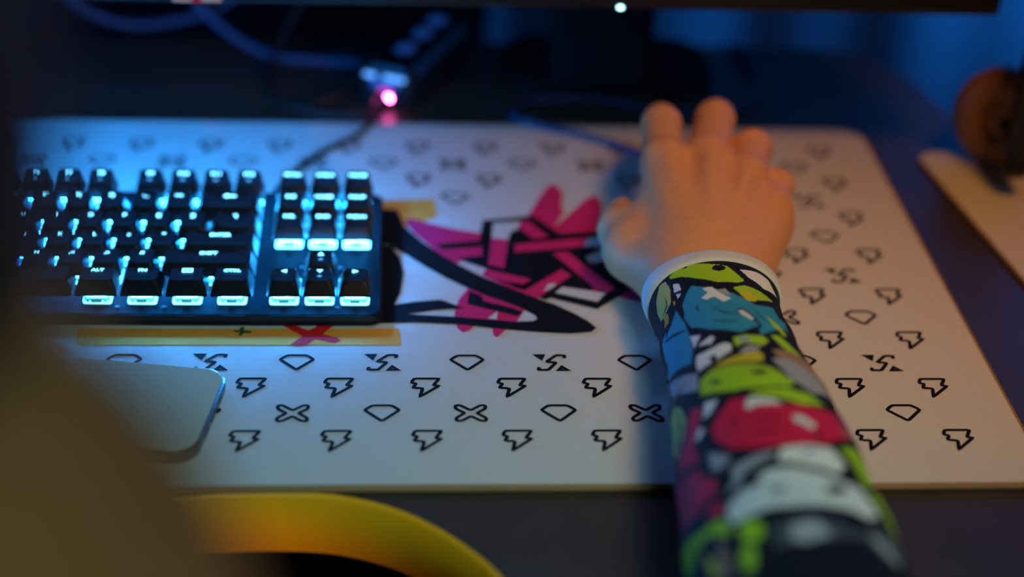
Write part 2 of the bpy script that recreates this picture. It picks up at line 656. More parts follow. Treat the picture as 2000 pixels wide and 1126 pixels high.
MAT_GRAPHIC = [
 ('orange_print','or',0,[(-0.1615,0.7676),(0.0088,0.7686),(0.0095,0.7524),(-0.1591,0.7517)]),
 ('orange_print','or',0,[(-0.0153,0.9134),(0.031,0.917),(0.0317,0.8934),(0.0131,0.8817),(-0.0056,0.8641),(-0.0145,0.8639)]),
 ('green_plus_print','gn',1,[(-0.0793,0.7664),(-0.0762,0.7661),(-0.0757,0.7695),(-0.0736,0.7695),(-0.0739,0.7663),(-0.0697,0.7657),(-0.0699,0.7636),(-0.0737,0.7637),(-0.075,0.7607),(-0.0765,0.7614),(-0.0757,0.764),(-0.0786,0.7648)]),
 ('red_cross_print','rd',1,[(-0.054,0.7716),(-0.0471,0.7717),(-0.0399,0.7659),(-0.0339,0.7718),(-0.0261,0.7718),(-0.032,0.7628),(-0.0238,0.7591),(-0.0222,0.7562),(-0.0256,0.7537),(-0.0326,0.7566),(-0.0357,0.7576),(-0.0401,0.7519),(-0.0444,0.7513),(-0.049,0.7519),(-0.0426,0.7609),(-0.0508,0.7687)]),
 ('pink_swoosh_print','pk',1,[(0.0119,0.8879),(0.0142,0.8905),(0.018,0.8915),(0.0262,0.8862),(0.0426,0.8789),(0.0593,0.8735),(0.0583,0.8523),(0.0412,0.8386),(0.0326,0.8483),(0.0257,0.8609),(0.0186,0.8729)]),
 ('pink_brush_print','pk',1,[(0.0858,0.8901),(0.0877,0.8975),(0.0991,0.9283),(0.1031,0.9362),(0.1057,0.9379),(0.1084,0.9357),(0.1108,0.9244),(0.1083,0.9066),(0.1104,0.903),(0.1014,0.8815),(0.1129,0.8993),(0.1247,0.9185),(0.1306,0.9237),(0.133,0.9197),(0.134,0.9106),(0.1322,0.8987),(0.1275,0.8811),(0.1247,0.8679),(0.1007,0.8675)]),
 ('pink_brush_print','pk',1,[(0.1166,0.8422),(0.1293,0.8388),(0.1344,0.8248),(0.1397,0.8103),(0.145,0.7965),(0.1318,0.8024),(0.1222,0.811)]),
 ('pink_brush_print','pk',1,[(0.0481,0.812),(0.0607,0.8037),(0.0689,0.7964),(0.0782,0.7878),(0.0751,0.7803),(0.0709,0.7731),(0.0664,0.7684),(0.0636,0.7638),(0.0609,0.7602),(0.0592,0.7622),(0.059,0.7707),(0.0498,0.7722),(0.0463,0.7668),(0.0429,0.7649),(0.0401,0.769),(0.0388,0.7792),(0.0395,0.7888),(0.0425,0.8003)]),
 ('pink_brush_print','pk',1,[(0.0561,0.8249),(0.0587,0.8324),(0.0791,0.8191),(0.0874,0.8023),(0.0846,0.799),(0.0699,0.8122)]),
 ('black_blade_print','bk',2,[(-0.0034,0.9032),(0.0083,0.9028),(0.0123,0.8822),(0.023,0.8627),(0.0343,0.8466),(0.0463,0.8334),(0.0581,0.8214),(0.0699,0.8122),(0.0822,0.8023),(0.0945,0.7941),(0.1048,0.7845),(0.1117,0.7765),(0.1156,0.7695),(0.1123,0.7656),(0.1004,0.7639),(0.0837,0.7654),(0.063,0.7684),(0.0423,0.7727),(0.0173,0.7747),(-0.0027,0.7735),(-0.0027,0.779),(0.0132,0.7831),(0.0275,0.7816),(0.0426,0.7801),(0.0593,0.7775),(0.0727,0.7755),(0.0812,0.776),(0.084,0.7783),(0.0829,0.7824),(0.077,0.7888),(0.0672,0.7964),(0.0572,0.8029),(0.0472,0.8111),(0.0354,0.8221),(0.0243,0.8341),(0.0129,0.8481),(0.0022,0.8597),(-0.0031,0.8596)]),
 ('black_blade_print','bk',2,[(-0.0068,0.8623),(0.0049,0.857),(0.0098,0.8445),(0.0117,0.827),(0.0096,0.805),(0.0061,0.7926),(0.0176,0.796),(0.0321,0.7982),(0.0446,0.7892),(0.0276,0.7872),(0.0132,0.7831),(-0.0027,0.7782),(-0.0061,0.7782)]),
 ('black_star_print','bk',2,[(0.0595,0.8897),(0.09,0.896),(0.1045,0.8741),(0.1313,0.8774),(0.1292,0.8587),(0.117,0.8467),(0.1196,0.836),(0.1276,0.8436),(0.1387,0.8095),(0.1181,0.7891),(0.0934,0.8007),(0.0902,0.7987),(0.0856,0.8015),(0.0833,0.8056),(0.0792,0.8089),(0.0587,0.8327),(0.0418,0.844),(0.0572,0.8477),(0.0575,0.8541),(0.0345,0.8538),(0.0302,0.8601),(0.0565,0.865)]),
 ('black_star_print','bk',2,[(0.0479,0.8078),(0.055,0.8024),(0.0552,0.7971),(0.0719,0.7894),(0.077,0.7851),(0.0731,0.7814),(0.0532,0.7906),(0.0464,0.7941)]),
 ('black_star_print','bk',2,[(0.0634,0.8206),(0.0778,0.8136),(0.0845,0.8209),(0.0792,0.8089),(0.075,0.8106)]),
 ('white_stripe_print','wh',3,[(0.0656,0.8863),(0.0824,0.8887),(0.0796,0.8785),(0.0751,0.875),(0.0736,0.8662),(0.0637,0.8683)]),
 ('pink_stripe_print','pk',3,[(0.0637,0.8683),(0.0734,0.8657),(0.0691,0.8328),(0.06,0.8371)]),
 ('pink_stripe_print','pk',3,[(0.0824,0.8887),(0.0871,0.8891),(0.0977,0.8697),(0.0881,0.8674),(0.0801,0.8814)]),
 ('pink_stripe_print','pk',3,[(0.0769,0.8607),(0.1213,0.8693),(0.1171,0.8585),(0.0763,0.8512)]),
 ('white_stripe_print','wh',3,[(0.1213,0.8693),(0.1306,0.8713),(0.1292,0.8587),(0.1171,0.8585)]),
 ('pink_stripe_print','pk',3,[(0.0984,0.8506),(0.1072,0.8524),(0.1306,0.8111),(0.1247,0.8056),(0.1167,0.8081),(0.1188,0.8115)]),
 ('white_stripe_print','wh',3,[(0.1009,0.8125),(0.1167,0.8081),(0.1247,0.8056),(0.1189,0.7965),(0.096,0.8061)]),
 ('pink_stripe_print','pk',3,[(0.1017,0.8318),(0.1071,0.8254),(0.0941,0.8099),(0.086,0.8003),(0.0773,0.8064),(0.0811,0.8103)]),
 ('white_stripe_print','wh',4,[(0.0896,0.8073),(0.0933,0.8158),(0.0979,0.8155),(0.0941,0.8099)]),
 ('pink_stripe_print','pk',3,[(0.0587,0.8318),(0.0837,0.8205),(0.0788,0.8148),(0.0561,0.8249)]),
 ('pink_stripe_print','pk',3,[(0.0345,0.8538),(0.0577,0.8577),(0.0572,0.8477),(0.0418,0.8434)]),
 ('white_stripe_print','wh',4,[(0.0568,0.7786),(0.0628,0.7861),(0.0617,0.7775)]),
 ('white_stripe_print','wh',4,[(0.0773,0.7867),(0.0829,0.7819),(0.0839,0.7783),(0.0807,0.7759),(0.0727,0.7755)]),
]

for nm, mk, layer, pts in MAT_GRAPHIC:
    z = 0.0003 + 0.00012 * layer
    area = sum(pts[i - 1][0] * pts[i][1] - pts[i][0] * pts[i - 1][1] for i in range(len(pts)))
    if area < 0:
        pts = pts[::-1]
    me_o = mesh_obj(nm, [(x, y, z) for x, y in pts], [tuple(range(len(pts)))], M[mk])
    loc(me_o, pad)

# ------------------------------------------------------------------ keyboard
U1 = 0.01905
KB_RX, KB_FY = -0.0026, 0.7714            # right edge and front edge of the plate
KW, KD = 18.33 * U1 + 0.006, 0.1285
TILT = math.radians(2.6)
kb = tag(empty('keyboard', (KB_RX, KB_FY, 0.0)), 'black mechanical keyboard without number pad, glowing cyan-blue under its keys', 'keyboard')
kb.rotation_euler = (TILT, 0, 0)
PLATE_Z = 0.0072
v, f = loft_rings([[(x, y, z) for x, y in rounded_rect(-KW - e, e, -e, KD + e, 0.006, 5)] for e, z in ((0.0005, 0.0006), (0.0022, 0.0022), (0.0022, 0.0046), (0.0005, 0.0068))])
mesh_obj('case', v, f, M['case'], kb)
v, f = loft_rings([[(x, y, z) for x, y in rounded_rect(-KW - e, e, -e, KD + e, 0.004, 5)] for e, z in ((0, 0.006), (0, PLATE_Z - 0.0004), (-0.0005, PLATE_Z))])
mesh_obj('top_plate', v, f, M['plate'], kb)
for x in (-0.05, -KW + 0.05):
    bm = bmesh.new()
    bmesh.ops.create_cube(bm, size=1)
    for q in bm.verts:
        q.co = Vector((x + q.co.x * 0.03, KD - 0.012 + q.co.y * 0.010, -0.0022 + q.co.z * 0.0056))
    bm_obj('foot', bm, M['rubber'], kb)

ROWS = {  # row: (y centre, cap height, tilt of the top towards the player, depth offset of the top)
    0: (0.0070 + 0.5 * U1, 0.0088, math.radians(-2)),
    1: (0.0070 + 1.5 * U1, 0.0080, math.radians(2)),
    2: (0.0070 + 2.5 * U1, 0.0078, math.radians(5)),
    3: (0.0070 + 3.5 * U1, 0.0086, math.radians(8)),
    4: (0.0070 + 4.5 * U1, 0.0102, math.radians(10)),
    5: (0.0070 + 5.78 * U1, 0.0106, math.radians(10)),
}
CAP_BASE = PLATE_Z + 0.0060


def cap_mesh(row, w):
    """hollow-free sculpted cap: rounded skirt, tapered walls, cylindrical dish on top"""
    yc, h, tilt = ROWS[row]
    bw, bd = w * U1 - 0.0010, U1 - 0.0010
    tw, td = w * U1 - 0.0062, U1 - 0.0052
    sh = 0.0008
    rings = []
    for (ww, dd, z, r, s) in ((bw - 0.0006, bd - 0.0006, 0.0, 0.001, 0), (bw, bd, 0.0004, 0.0012, 0),
                              (bw * 0.45 + tw * 0.55, bd * 0.45 + td * 0.55, h * 0.52, 0.0016, sh * 0.5), (tw, td, h - 0.0004, 0.0022, sh), (tw - 0.0010, td - 0.0010, h, 0.0020, sh)):
        rg = []
        for x, y in rounded_rect(-ww / 2, ww / 2, -dd / 2 + s, dd / 2 + s, r, 2):
            zz = z
            if z > h * 0.9:
                zz = z + (y - s) * math.tan(tilt)
                zz += -0.0007 + 0.0007 * min(1.0, (abs(x) / (0.5 * tw)) ** 2)
            rg.append((x, y, zz))
        rings.append(rg)
    last = rings[-1]
    inner = [(x * 0.5, (y - sh) * 0.5 + sh, h + (y - sh) * 0.5 * math.tan(tilt) - 0.0008) for x, y, z in last]
    rings.append(inner)
    v, f = loft_rings(rings)
    me = bpy.data.meshes.new('keycap')
    me.from_pydata(v, [], f)
    me.materials.append(M['cap'])
    return me


def switch_mesh(open_front=False):
    """lower housing flare, upper housing taper, with a step between; the LED ring sits just under the cap"""
    rings = []
    for w_, z in ((0.0139, 0.0), (0.0152, 0.0002), (0.0152, 0.0016), (0.0138, 0.0019), (0.0128, 0.0041), (0.0112, 0.0058)):
        rings.append([(x, y, z) for x, y in rounded_rect(-w_ / 2, w_ / 2, -w_ / 2, w_ / 2, 0.0009, 1)])
    v, f = loft_rings(rings)
    me = bpy.data.meshes.new('switch_housing')
    me.from_pydata(v, [], f)
    for k in ('led', 'housing', 'housing_front', 'housing_lip'):
        me.materials.append(M[k])
    me.update()
    for p in me.polygons:
        z, front = p.center.z, p.normal.y < -0.5
        if z > 0.0042:
            p.material_index = 0
        elif open_front or not front:
            p.material_index = 1
        else:
            p.material_index = 3 if z < 0.0017 else 2
    return me


def clip_mesh():
    bm = bmesh.new()
    for (x0, x1, y0, y1, z0, z1) in ((-0.0028, 0.0028, -0.0079, -0.0072, 0.0017, 0.0042), (-0.0052, -0.0040, -0.0077, -0.0071, 0.0018, 0.0036), (0.0040, 0.0052, -0.0077, -0.0071, 0.0018, 0.0036)):
        b2 = box_bm(x0, x1, y0, y1, z0, z1)
        tmp = bpy.data.meshes.new('t')
        b2.to_mesh(tmp)
        b2.free()
        bm.from_mesh(tmp)
        bpy.data.meshes.remove(tmp)
    me = bpy.data.meshes.new('switch_clip')
    bm.to_mesh(me)
    bm.free()
    me.materials.append(M['stem'])
    return me


SW, SW_OPEN, CLIP = switch_mesh(), switch_mesh(True), clip_mesh()
CAPS, TEXTS = {}, {}


def poly_mesh(name, polys):
    V, Fs = [], []
    for p in polys:
        o = len(V)
        V += [(x, y, 0) for x, y in p]
        Fs.append(tuple(range(o, o + len(p))))
    me = bpy.data.meshes.new(name)
    me.from_pydata(V, [], Fs)
    return me


def sq(x0, x1, y0, y1):
    return [(x0, y0), (x1, y0), (x1, y1), (x0, y1)]


SHAPES = {
    '<up>': [[(-0.0017, -0.0012), (0.0017, -0.0012), (0, 0.0014)]],
    '<down>': [[(-0.0017, 0.0014), (0, -0.0012), (0.0017, 0.0014)]],
    '<left>': [[(-0.0018, 0), (0.0014, -0.0015), (0.0014, 0.0015)]],
    '<right>': [[(0.0018, 0), (-0.0014, 0.0015), (-0.0014, -0.0015)]],
    '<back>': [[(-0.0036, 0), (-0.0012, -0.0016), (-0.0012, 0.0016)], sq(-0.0012, 0.0036, -0.0006, 0.0006)],
    '<menu>': [sq(-0.0028, 0.0028, 0.0012, 0.0019), sq(-0.0028, 0.0028, -0.0019, -0.0012), sq(-0.0028, -0.0021, -0.0012, 0.0012), sq(0.0021, 0.0028, -0.0012, 0.0012), sq(-0.0012, 0.0012, -0.0004, 0.0004)],
    '<sun>': [sq(-0.0014, 0.0014, -0.0003, 0.0003), sq(-0.0003, 0.0003, -0.0010, 0.0010)],
    '<note>': [sq(-0.0012, -0.0002, -0.0008, 0.0008), [(0.0000, -0.0008), (0.0013, 0), (0.0000, 0.0008)]],
    '<lamp>': [[(0.0013 * math.cos(a * PI / 4), 0.0010 * math.sin(a * PI / 4)) for a in range(8)]],
}


def legend(key, s, x, y, z, tilt, size, material, xs=1.15):
    kk = (s, size)
    if kk not in TEXTS:
        me = poly_mesh('legend', SHAPES[s]) if s in SHAPES else text_mesh(s, size, xs)
        me.name = 'legend'
        me.materials.clear()
        me.materials.append(material)
        TEXTS[kk] = me
    o = link(bpy.data.objects.new('legend', TEXTS[kk]), key)
    o.location = (x, y, z)
    o.rotation_euler = (tilt, 0, 0)
    return o


def add_key(row, xu, w, text, sub=None, size=0.0034):
    """xu: centre measured in key units from the left edge of the main block"""
    yc, h, tilt = ROWS[row]
    x = -KW + 0.003 + xu * U1
    if (row, w) not in CAPS:
        CAPS[(row, w)] = cap_mesh(row, w)
    s_ = link(bpy.data.objects.new('switch_housing', SW_OPEN if row == 3 and xu > 15 else SW), kb)
    s_.location = (x, yc, PLATE_Z)
    c_ = link(bpy.data.objects.new('switch_clip', CLIP), s_)
    key = link(bpy.data.objects.new('keycap', CAPS[(row, w)]), kb)
    key.location = (x, yc, CAP_BASE)
    top = 0.0008
    off = 0.0028 if row > 0 else 0.0036
    zz = lambda yy: h + (yy - top) * math.tan(tilt) - 0.00030
    if text:
        legend(key, text, 0, top + off, zz(top + off), tilt, size, M['legend'])
    if sub:
        legend(key, sub, 0, top + off - 0.0052, zz(top + off - 0.0052), tilt, 0.0030, M['legend_dim'])


# function row
add_key(5, 0.5, 1, 'ESC', None, 0.0028)
for n, xu in enumerate((2.5, 3.5, 4.5, 5.5, 7.0, 8.0, 9.0, 10.0, 11.5, 12.5, 13.5, 14.5)):
    add_key(5, xu, 1, 'F%d' % (n + 1), ('<note>', '<sun>', '<lamp>')[n % 3] if n < 8 else '<lamp>', 0.0036)
for xu, t in ((0.5, '`~'), (1.5, '1!'), (2.5, '2@'), (3.5, '3#'), (4.5, '4$'), (5.5, '5%'), (6.5, '6^'), (7.5, '7&'), (8.5, '8*'), (9.5, '9('), (10.5, '0)'), (11.5, '-_'), (12.5, '=+')):
    add_key(4, xu, 1, t)
add_key(4, 14.0, 2, '<back>')
add_key(3, 0.75, 1.5, 'TAB', None, 0.0030)
for n, t in enumerate('QWERTYUIOP'):
    add_key(3, 2.0 + n, 1, t)
add_key(3, 12.0, 1, '[{')
add_key(3, 13.0, 1, ']}')
add_key(3, 14.25, 1.5, '\\|')
add_key(2, 0.875, 1.75, 'CAPS', None, 0.0030)
for n, t in enumerate('ASDFGHJKL'):
    add_key(2, 2.25 + n, 1, t)
add_key(2, 11.25, 1, ';:')
add_key(2, 12.25, 1, '\'"')
add_key(2, 13.875, 2.25, 'ENTER', None, 0.0033)
add_key(1, 1.125, 2.25, 'SHIFT', None, 0.0030)
for n, t in enumerate('ZXCVBNM'):
    add_key(1, 2.75 + n, 1, t)
add_key(1, 9.75, 1, ',<')
add_key(1, 10.75, 1, '.>')
add_key(1, 11.75, 1, '/?')
add_key(1, 13.625, 2.75, 'SHIFT', None, 0.0033)
for xu, t in ((0.625, 'CTRL'), (1.875, 'WIN'), (3.125, 'ALT'), (10.625, 'ALT'), (11.875, 'FN'), (13.125, '<menu>'), (14.375, 'CTRL')):
    add_key(0, xu, 1.25, t, None, 0.0033)
add_key(0, 6.875, 6.25, None)
NAV = 15.33
for c, (t5, t4, t3) in enumerate((('PRTSC', 'INS', 'DEL'), ('SCRLK', 'HOME', 'END'), ('PAUSE', 'PGUP', 'PGDN'))):
    add_key(5, NAV + 0.5 + c, 1, t5, None, 0.0033)
    add_key(4, NAV + 0.5 + c, 1, t4, None, 0.0033)
    add_key(3, NAV + 0.5 + c, 1, t3, None, 0.0033)
add_key(1, NAV + 1.5, 1, '<up>', '<sun>')
add_key(0, NAV + 0.5, 1, '<left>')
add_key(0, NAV + 1.5, 1, '<down>', '<sun>')
add_key(0, NAV + 2.5, 1, '<right>')
# plate screws between the keys
for xu, y in ((12.5, 0.0066), (NAV + 2.0, 0.0066), (NAV + 0.95, 0.0468), (NAV + 2.05, 0.0468), (11.2, 0.0066)):
    bm = bmesh.new()
    bmesh.ops.create_cone(bm, cap_ends=True, segments=12, radius1=0.0015, radius2=0.0011, depth=0.0006)
    o = bm_obj('screw', bm, M['screw'], kb)
    o.location = (-KW + 0.003 + xu * U1, y, PLATE_Z + 0.0003)

# keyboard cable, off to the back
cable_o = cable('keyboard_cable', [(-0.0640, 0.9000, 0.0085), (-0.0640, 0.9150, 0.0075), (-0.0560, 0.945, 0.0030), (-0.0400, 0.975, 0.0022), (-0.0180, 1.000, 0.0022),
                                   (-0.0060, 1.026, 0.0028), (-0.0005, 1.034, 0.0026), (0.0015, 1.042, 0.0050), (0.0015, 1.0475, 0.0065)], 0.0019, M['rubber'])
tag(cable_o, 'thin black cable running from the back of the keyboard across the pad', 'cable')

# ------------------------------------------------------------------ hub box with a pink light
hub = tag(empty('desk_hub', (0.022, 1.105, DESK_Z)), 'black box with a pink indicator light on the desk behind the pad', 'hub')
hub.rotation_euler = (0, 0, math.radians(-24))
HW, HL, HH = 0.021, 0.054, 0.030
v, f = loft_rings([[(x, y, z) for x, y in rounded_rect(-HW + e, HW - e, -HL + e, HL - e, 0.006, 4)] for e, z in ((0.001, 0.002), (0, 0.003), (0, HH - 0.007), (0.0045, HH), (0.006, HH + 0.0002))])
mesh_obj('housing', v, f, M['gloss_black'], hub)
for y in (-0.018, 0.012, 0.038):
    v, f = loft_rings([[(x, y + yy, z) for x, yy in rounded_rect(-0.006 + e, 0.006 - e, -0.008 + e, 0.008 - e, 0.004, 4)] for e, z in ((0, HH), (0, HH + 0.001), (0.001, HH + 0.0016))])
    mesh_obj('button', v, f, M['blue_sheen'], hub)
bm_obj('port_frame', box_bm(-0.010, 0.010, -HL - 0.0006, -HL + 0.002, 0.014, 0.021, 0.0005), M['blue_sheen'], hub)
v, f = loft_rings([[(0.0035 + 0.0018 * math.cos(a * PI / 6), y, 0.0085 + 0.0018 * math.sin(a * PI / 6)) for a in range(12)] for y in (-HL + 0.001, -HL - 0.0010)])
mesh_obj('indicator_light', v, f, M['pink_led'], hub)['label'] = 'glowing pink indicator light'
bm_obj('indicator_strip', box_bm(-0.0035, 0.0055, -HL - 0.0006, -HL + 0.001, 0.0125, 0.0145, 0.0004), M['pink_dim'], hub)
for x0, x1, k in ((-0.0150, -0.0065, 'hub_glint'), (-0.0005, 0.0150, 'hub_glint')):
    bm_obj('edge_glint', box_bm(x0, x1, -HL - 0.0006, -HL + 0.002, 0.0215, 0.0245, 0.0006), M[k], hub)  # glowing bars that imitate reflected glints along the front top edge
for sx in (-1, 1):
    for sy in (-1, 1):
        bm_obj('foot', box_bm(sx * 0.014 - 0.003, sx * 0.014 + 0.003, sy * 0.045 - 0.003, sy * 0.045 + 0.003, 0, 0.0025), M['rubber'], hub)

# ------------------------------------------------------------------ monitor
mon = tag(empty('monitor', (0.10, 1.10, DESK_Z)), 'wide black monitor whose lower bezel crosses the top of the picture', 'monitor')
MX0, MX1, MY, MZ = -0.44, 0.376, 0.952, 0.111
loc(bm_obj('frame', box_bm(MX0, MX1, MY, MY + 0.028, MZ, MZ + 0.40, 0.003), M['black_plastic']), mon)
loc(bm_obj('screen', box_bm(MX0 + 0.012, MX1 - 0.012, MY - 0.0006, MY + 0.002, MZ + 0.022, MZ + 0.388), M['screen']), mon)
loc(bm_obj('added_light_bar', box_bm(MX0 + 0.06, -0.01, MY + 0.010, MY + 0.022, MZ - 0.0012, MZ + 0.004), M['added_light_bar']), mon)['label'] = 'unseen blue light bar added under the monitor'  # bar added out of view to wash the back left of the pad blue
loc(bm_obj('stand_column', box_bm(0.115, 0.185, MY + 0.120, MY + 0.150, DESK_Z + 0.008, MZ + 0.22, 0.006), M['matte_black']), mon)
loc(bm_obj('stand_mount', box_bm(0.110, 0.190, MY + 0.024, MY + 0.124, MZ + 0.16, MZ + 0.22, 0.006), M['matte_black']), mon)
v, f = loft_rings([[(x, y, z) for x, y in rounded_rect(0.085 + e, 0.235 - e, 1.082 + e, 1.168 - e, 0.025, 6)] for e, z in ((0, DESK_Z), (0, DESK_Z + 0.006), (0.003, DESK_Z + 0.010))])
loc(mesh_obj('stand_base', v, f, M['matte_black']), mon)
loc(bm_obj('power_light', box_bm(0.1400, 0.1432, MY - 0.0012, MY + 0.002, MZ + 0.0012, MZ + 0.0030, 0.0005), M['cyan_led']), mon)['label'] = 'small cyan power light'
st = loc(bm_obj('sticker', box_bm(-0.1245, -0.0960, MY - 0.0006, MY + 0.001, MZ + 0.0012, MZ + 0.0120), M['paper']), mon)
v, f = loft_rings([[(-0.1105 + 0.0032 * math.cos(a * PI / 8), y, MZ + 0.0035 + 0.0032 * math.sin(a * PI / 8)) for a in range(16)] for y in (MY + 0.0002, MY - 0.0009)])
dot = mesh_obj('sticker_dot', v, f, M['red'], st)

# ------------------------------------------------------------------ loose cables behind the monitor
c1 = cable('cable', [(-0.235, 1.172, 0.030), (-0.215, 1.175, 0.014), (-0.185, 1.178, 0.004), (-0.150, 1.178, 0.008), (-0.118, 1.172, 0.022), (-0.10, 1.16, 0.05), (-0.09, 1.14, 0.12)], 0.0026, M['blue_cable'])
tag(c1, 'blue-tinted cable sagging in a shallow loop under the monitor at far left', 'cable', 'cables behind the monitor')
c2 = cable('cable', [(-0.150, 1.165, 0.06), (-0.135, 1.160, 0.030), (-0.110, 1.148, 0.010), (-0.080, 1.135, 0.000), (-0.040, 1.128, -0.001), (0.000, 1.128, -0.001)], 0.0030, M['blue_cable'])
tag(c2, 'thicker cable slanting down to the black box from the left', 'cable', 'cables behind the monitor')
c3 = cable('cable', [(-0.040, 1.165, 0.06), (-0.062, 1.150, 0.03), (-0.078, 1.125, 0.004), (-0.082, 1.095, -0.0016), (-0.074, 1.065, -0.0016), (-0.052, 1.044, -0.0016), (-0.02, 1.036, -0.0012), (-0.009, 1.044, 0.004), (-0.0065, 1.0530, 0.0065)], 0.0022, M['rubber'])
tag(c3, 'black cable curling in a wide bend beside the black box', 'cable', 'cables behind the monitor')
c4 = cable('cable', [(-0.052, 1.052, -0.0016), (-0.040, 1.062, -0.001), (-0.022, 1.080, 0.000), (-0.012, 1.100, 0.002), (-0.02, 1.14, -0.001)], 0.0022, M['rubber'])
tag(c4, 'short black cable crossing diagonally left of the black box', 'cable', 'cables behind the monitor')

# ------------------------------------------------------------------ phone
PHA = math.radians(-8.5)
ph = tag(empty('smartphone', (-0.1555, 0.6935, 0.0)), 'pale smartphone lying on the pad in front of the keyboard', 'phone')
ph.rotation_euler = (0, 0, PHA)
PL, PW, PT = 0.1480 / 2, 0.0720 / 2, 0.0080
rg = []
for e, z in ((0.0012, 0.0), (0.0002, 0.0012), (0, PT / 2), (0.0002, PT - 0.0012), (0.0010, PT - 0.0003)):
    rg.append([(x, y, z) for x, y in rounded_rect(-PL + e, PL - e, -PW + e, PW - e, 0.0115, 8)])
v, f = loft_rings(rg)
mesh_obj('frame', v, f, M['phone_frame'], ph)
v, f = loft_rings([[(x, y, z) for x, y in rounded_rect(-PL + e, PL - e, -PW + e, PW - e, 0.0105, 8)] for e, z in ((0.0013, PT - 0.0006), (0.0013, PT - 0.0001), (0.0020, PT + 0.0002))])
mesh_obj('glass', v, f, M['phone_glass'], ph)
bm_obj('charging_port', box_bm(PL - 0.001, PL + 0.0001, -0.0045, 0.0045, 0.0027, 0.0053, 0.0001), M['black_plastic'], ph)
for y in (-0.0135, 0.0135):
    bm_obj('speaker_slot', box_bm(PL - 0.001, PL + 0.0001, y - 0.004, y + 0.004, 0.0030, 0.0050, 0.0001), M['black_plastic'], ph)

# ------------------------------------------------------------------ second mat and headphones on the right
mat2 = tag(empty('small_mat', (0.45, 0.88, DESK_Z)), 'pale rounded mat lying beside the big pad at right', 'mat')
A0, A1 = Vector((0.3527, 0.990)), Vector((0.3745, 0.815))
ex = (A0 - A1).normalized()
ey = Vector((ex.y, -ex.x))
base2 = [(0.0, 0.0), (0.24, 0.0), (0.24, 0.235), (0.0, 0.235)]
o2 = rounded_rect(0.0, 0.26, -0.265, 0.0, 0.011, 6)
pts2 = []
for a, b in o2:
    q = A0 + ey * a + ex * b
    pts2.append((q.x, q.y))
v, f = prism(pts2, DESK_Z, -0.001)
loc(mesh_obj('mat_cloth', v, f, M['pad']), mat2)
v, f = tube([Vector((x, y, -0.0026)) for x, y in pts2], 0.0016, 6, True)
loc(mesh_obj('stitched_edge', v, f, M['thread'], None, True), mat2)

hp = tag(empty('headphones', (0.435, 0.985, -0.001)), 'brown padded headphones with a black band standing on the pale mat', 'headphones')


def torus(c, R1, R2, r, axis, seg=40, sides=12):
    """elliptic ring; R1 along local u, R2 along z, axis = facing direction in xy"""
    ax = Vector((*axis, 0)).normalized()
    u = Vector((-ax.y, ax.x, 0))
    rings = []
    for i in range(seg + 1):
        a = 2 * PI * i / seg
        rad = (u * math.cos(a) * R1 + Vector((0, 0, 1)) * math.sin(a) * R2)
        n = (u * math.cos(a) * R2 + Vector((0, 0, 1)) * math.sin(a) * R1).normalized()
        rings.append([Vector(c) + rad + r * (n * math.cos(2 * PI * k / sides) + ax * 0.9 * math.sin(2 * PI * k / sides)) for k in range(sides)])
    return loft_rings(rings, False, False)


HC = Vector((0.4010, 0.975, 0.0335))
AX = (-0.45, -0.9)
v, f = torus(HC, 0.020, 0.022, 0.0125, AX)
loc(mesh_obj('ear_cushion', v, f, M['leather'], None, True), hp)['label'] = 'brown leather ear cushion'
ax3 = Vector((*AX, 0)).normalized()
u3 = Vector((-ax3.y, ax3.x, 0))


def disc(c, R1, R2, t0, t1):
    rings = []
    for t, s in ((t0, 0.9), (t0 + (t1 - t0) * 0.3, 1.0), (t0 + (t1 - t0) * 0.8, 0.95), (t1, 0.7)):
        rings.append([c + ax3 * t + (u3 * math.cos(2 * PI * k / 28) * R1 + Vector((0, 0, 1)) * math.sin(2 * PI * k / 28) * R2) * s for k in range(28)])
    return loft_rings(rings)


v, f = disc(HC, 0.030, 0.032, -0.002, -0.020)
loc(mesh_obj('ear_cup', v, f, M['black_plastic'], None, True), hp)
v, f = disc(HC, 0.022, 0.024, 0.006, 0.001)
loc(mesh_obj('speaker_cover', v, f, M['leather'], None, True), hp)
v, f = tube(catmull([(0.3975, 0.930, 0.016), (0.3975, 0.930, 0.030), (0.3970, 0.932, 0.060), (0.3990, 0.936, 0.095), (0.412, 0.945, 0.135), (0.48, 0.97, 0.165), (0.53, 0.985, 0.165), (0.565, 0.985, 0.13), (0.575, 0.98, 0.07), (0.575, 0.975, 0.03)], 8), 0.0085, 10)
loc(mesh_obj('headband', v, f, M['black_plastic'], None, True), hp)
v, f = disc(Vector((0.560, 0.975, 0.0335)), 0.030, 0.032, 0.012, -0.020)
loc(mesh_obj('ear_cup', v, f, M['black_plastic'], None, True), hp)
loc(bm_obj('hinge', box_bm(0.397, 0.408, 0.932, 0.990, 0.026, 0.036, 0.003), M['black_plastic']), hp)

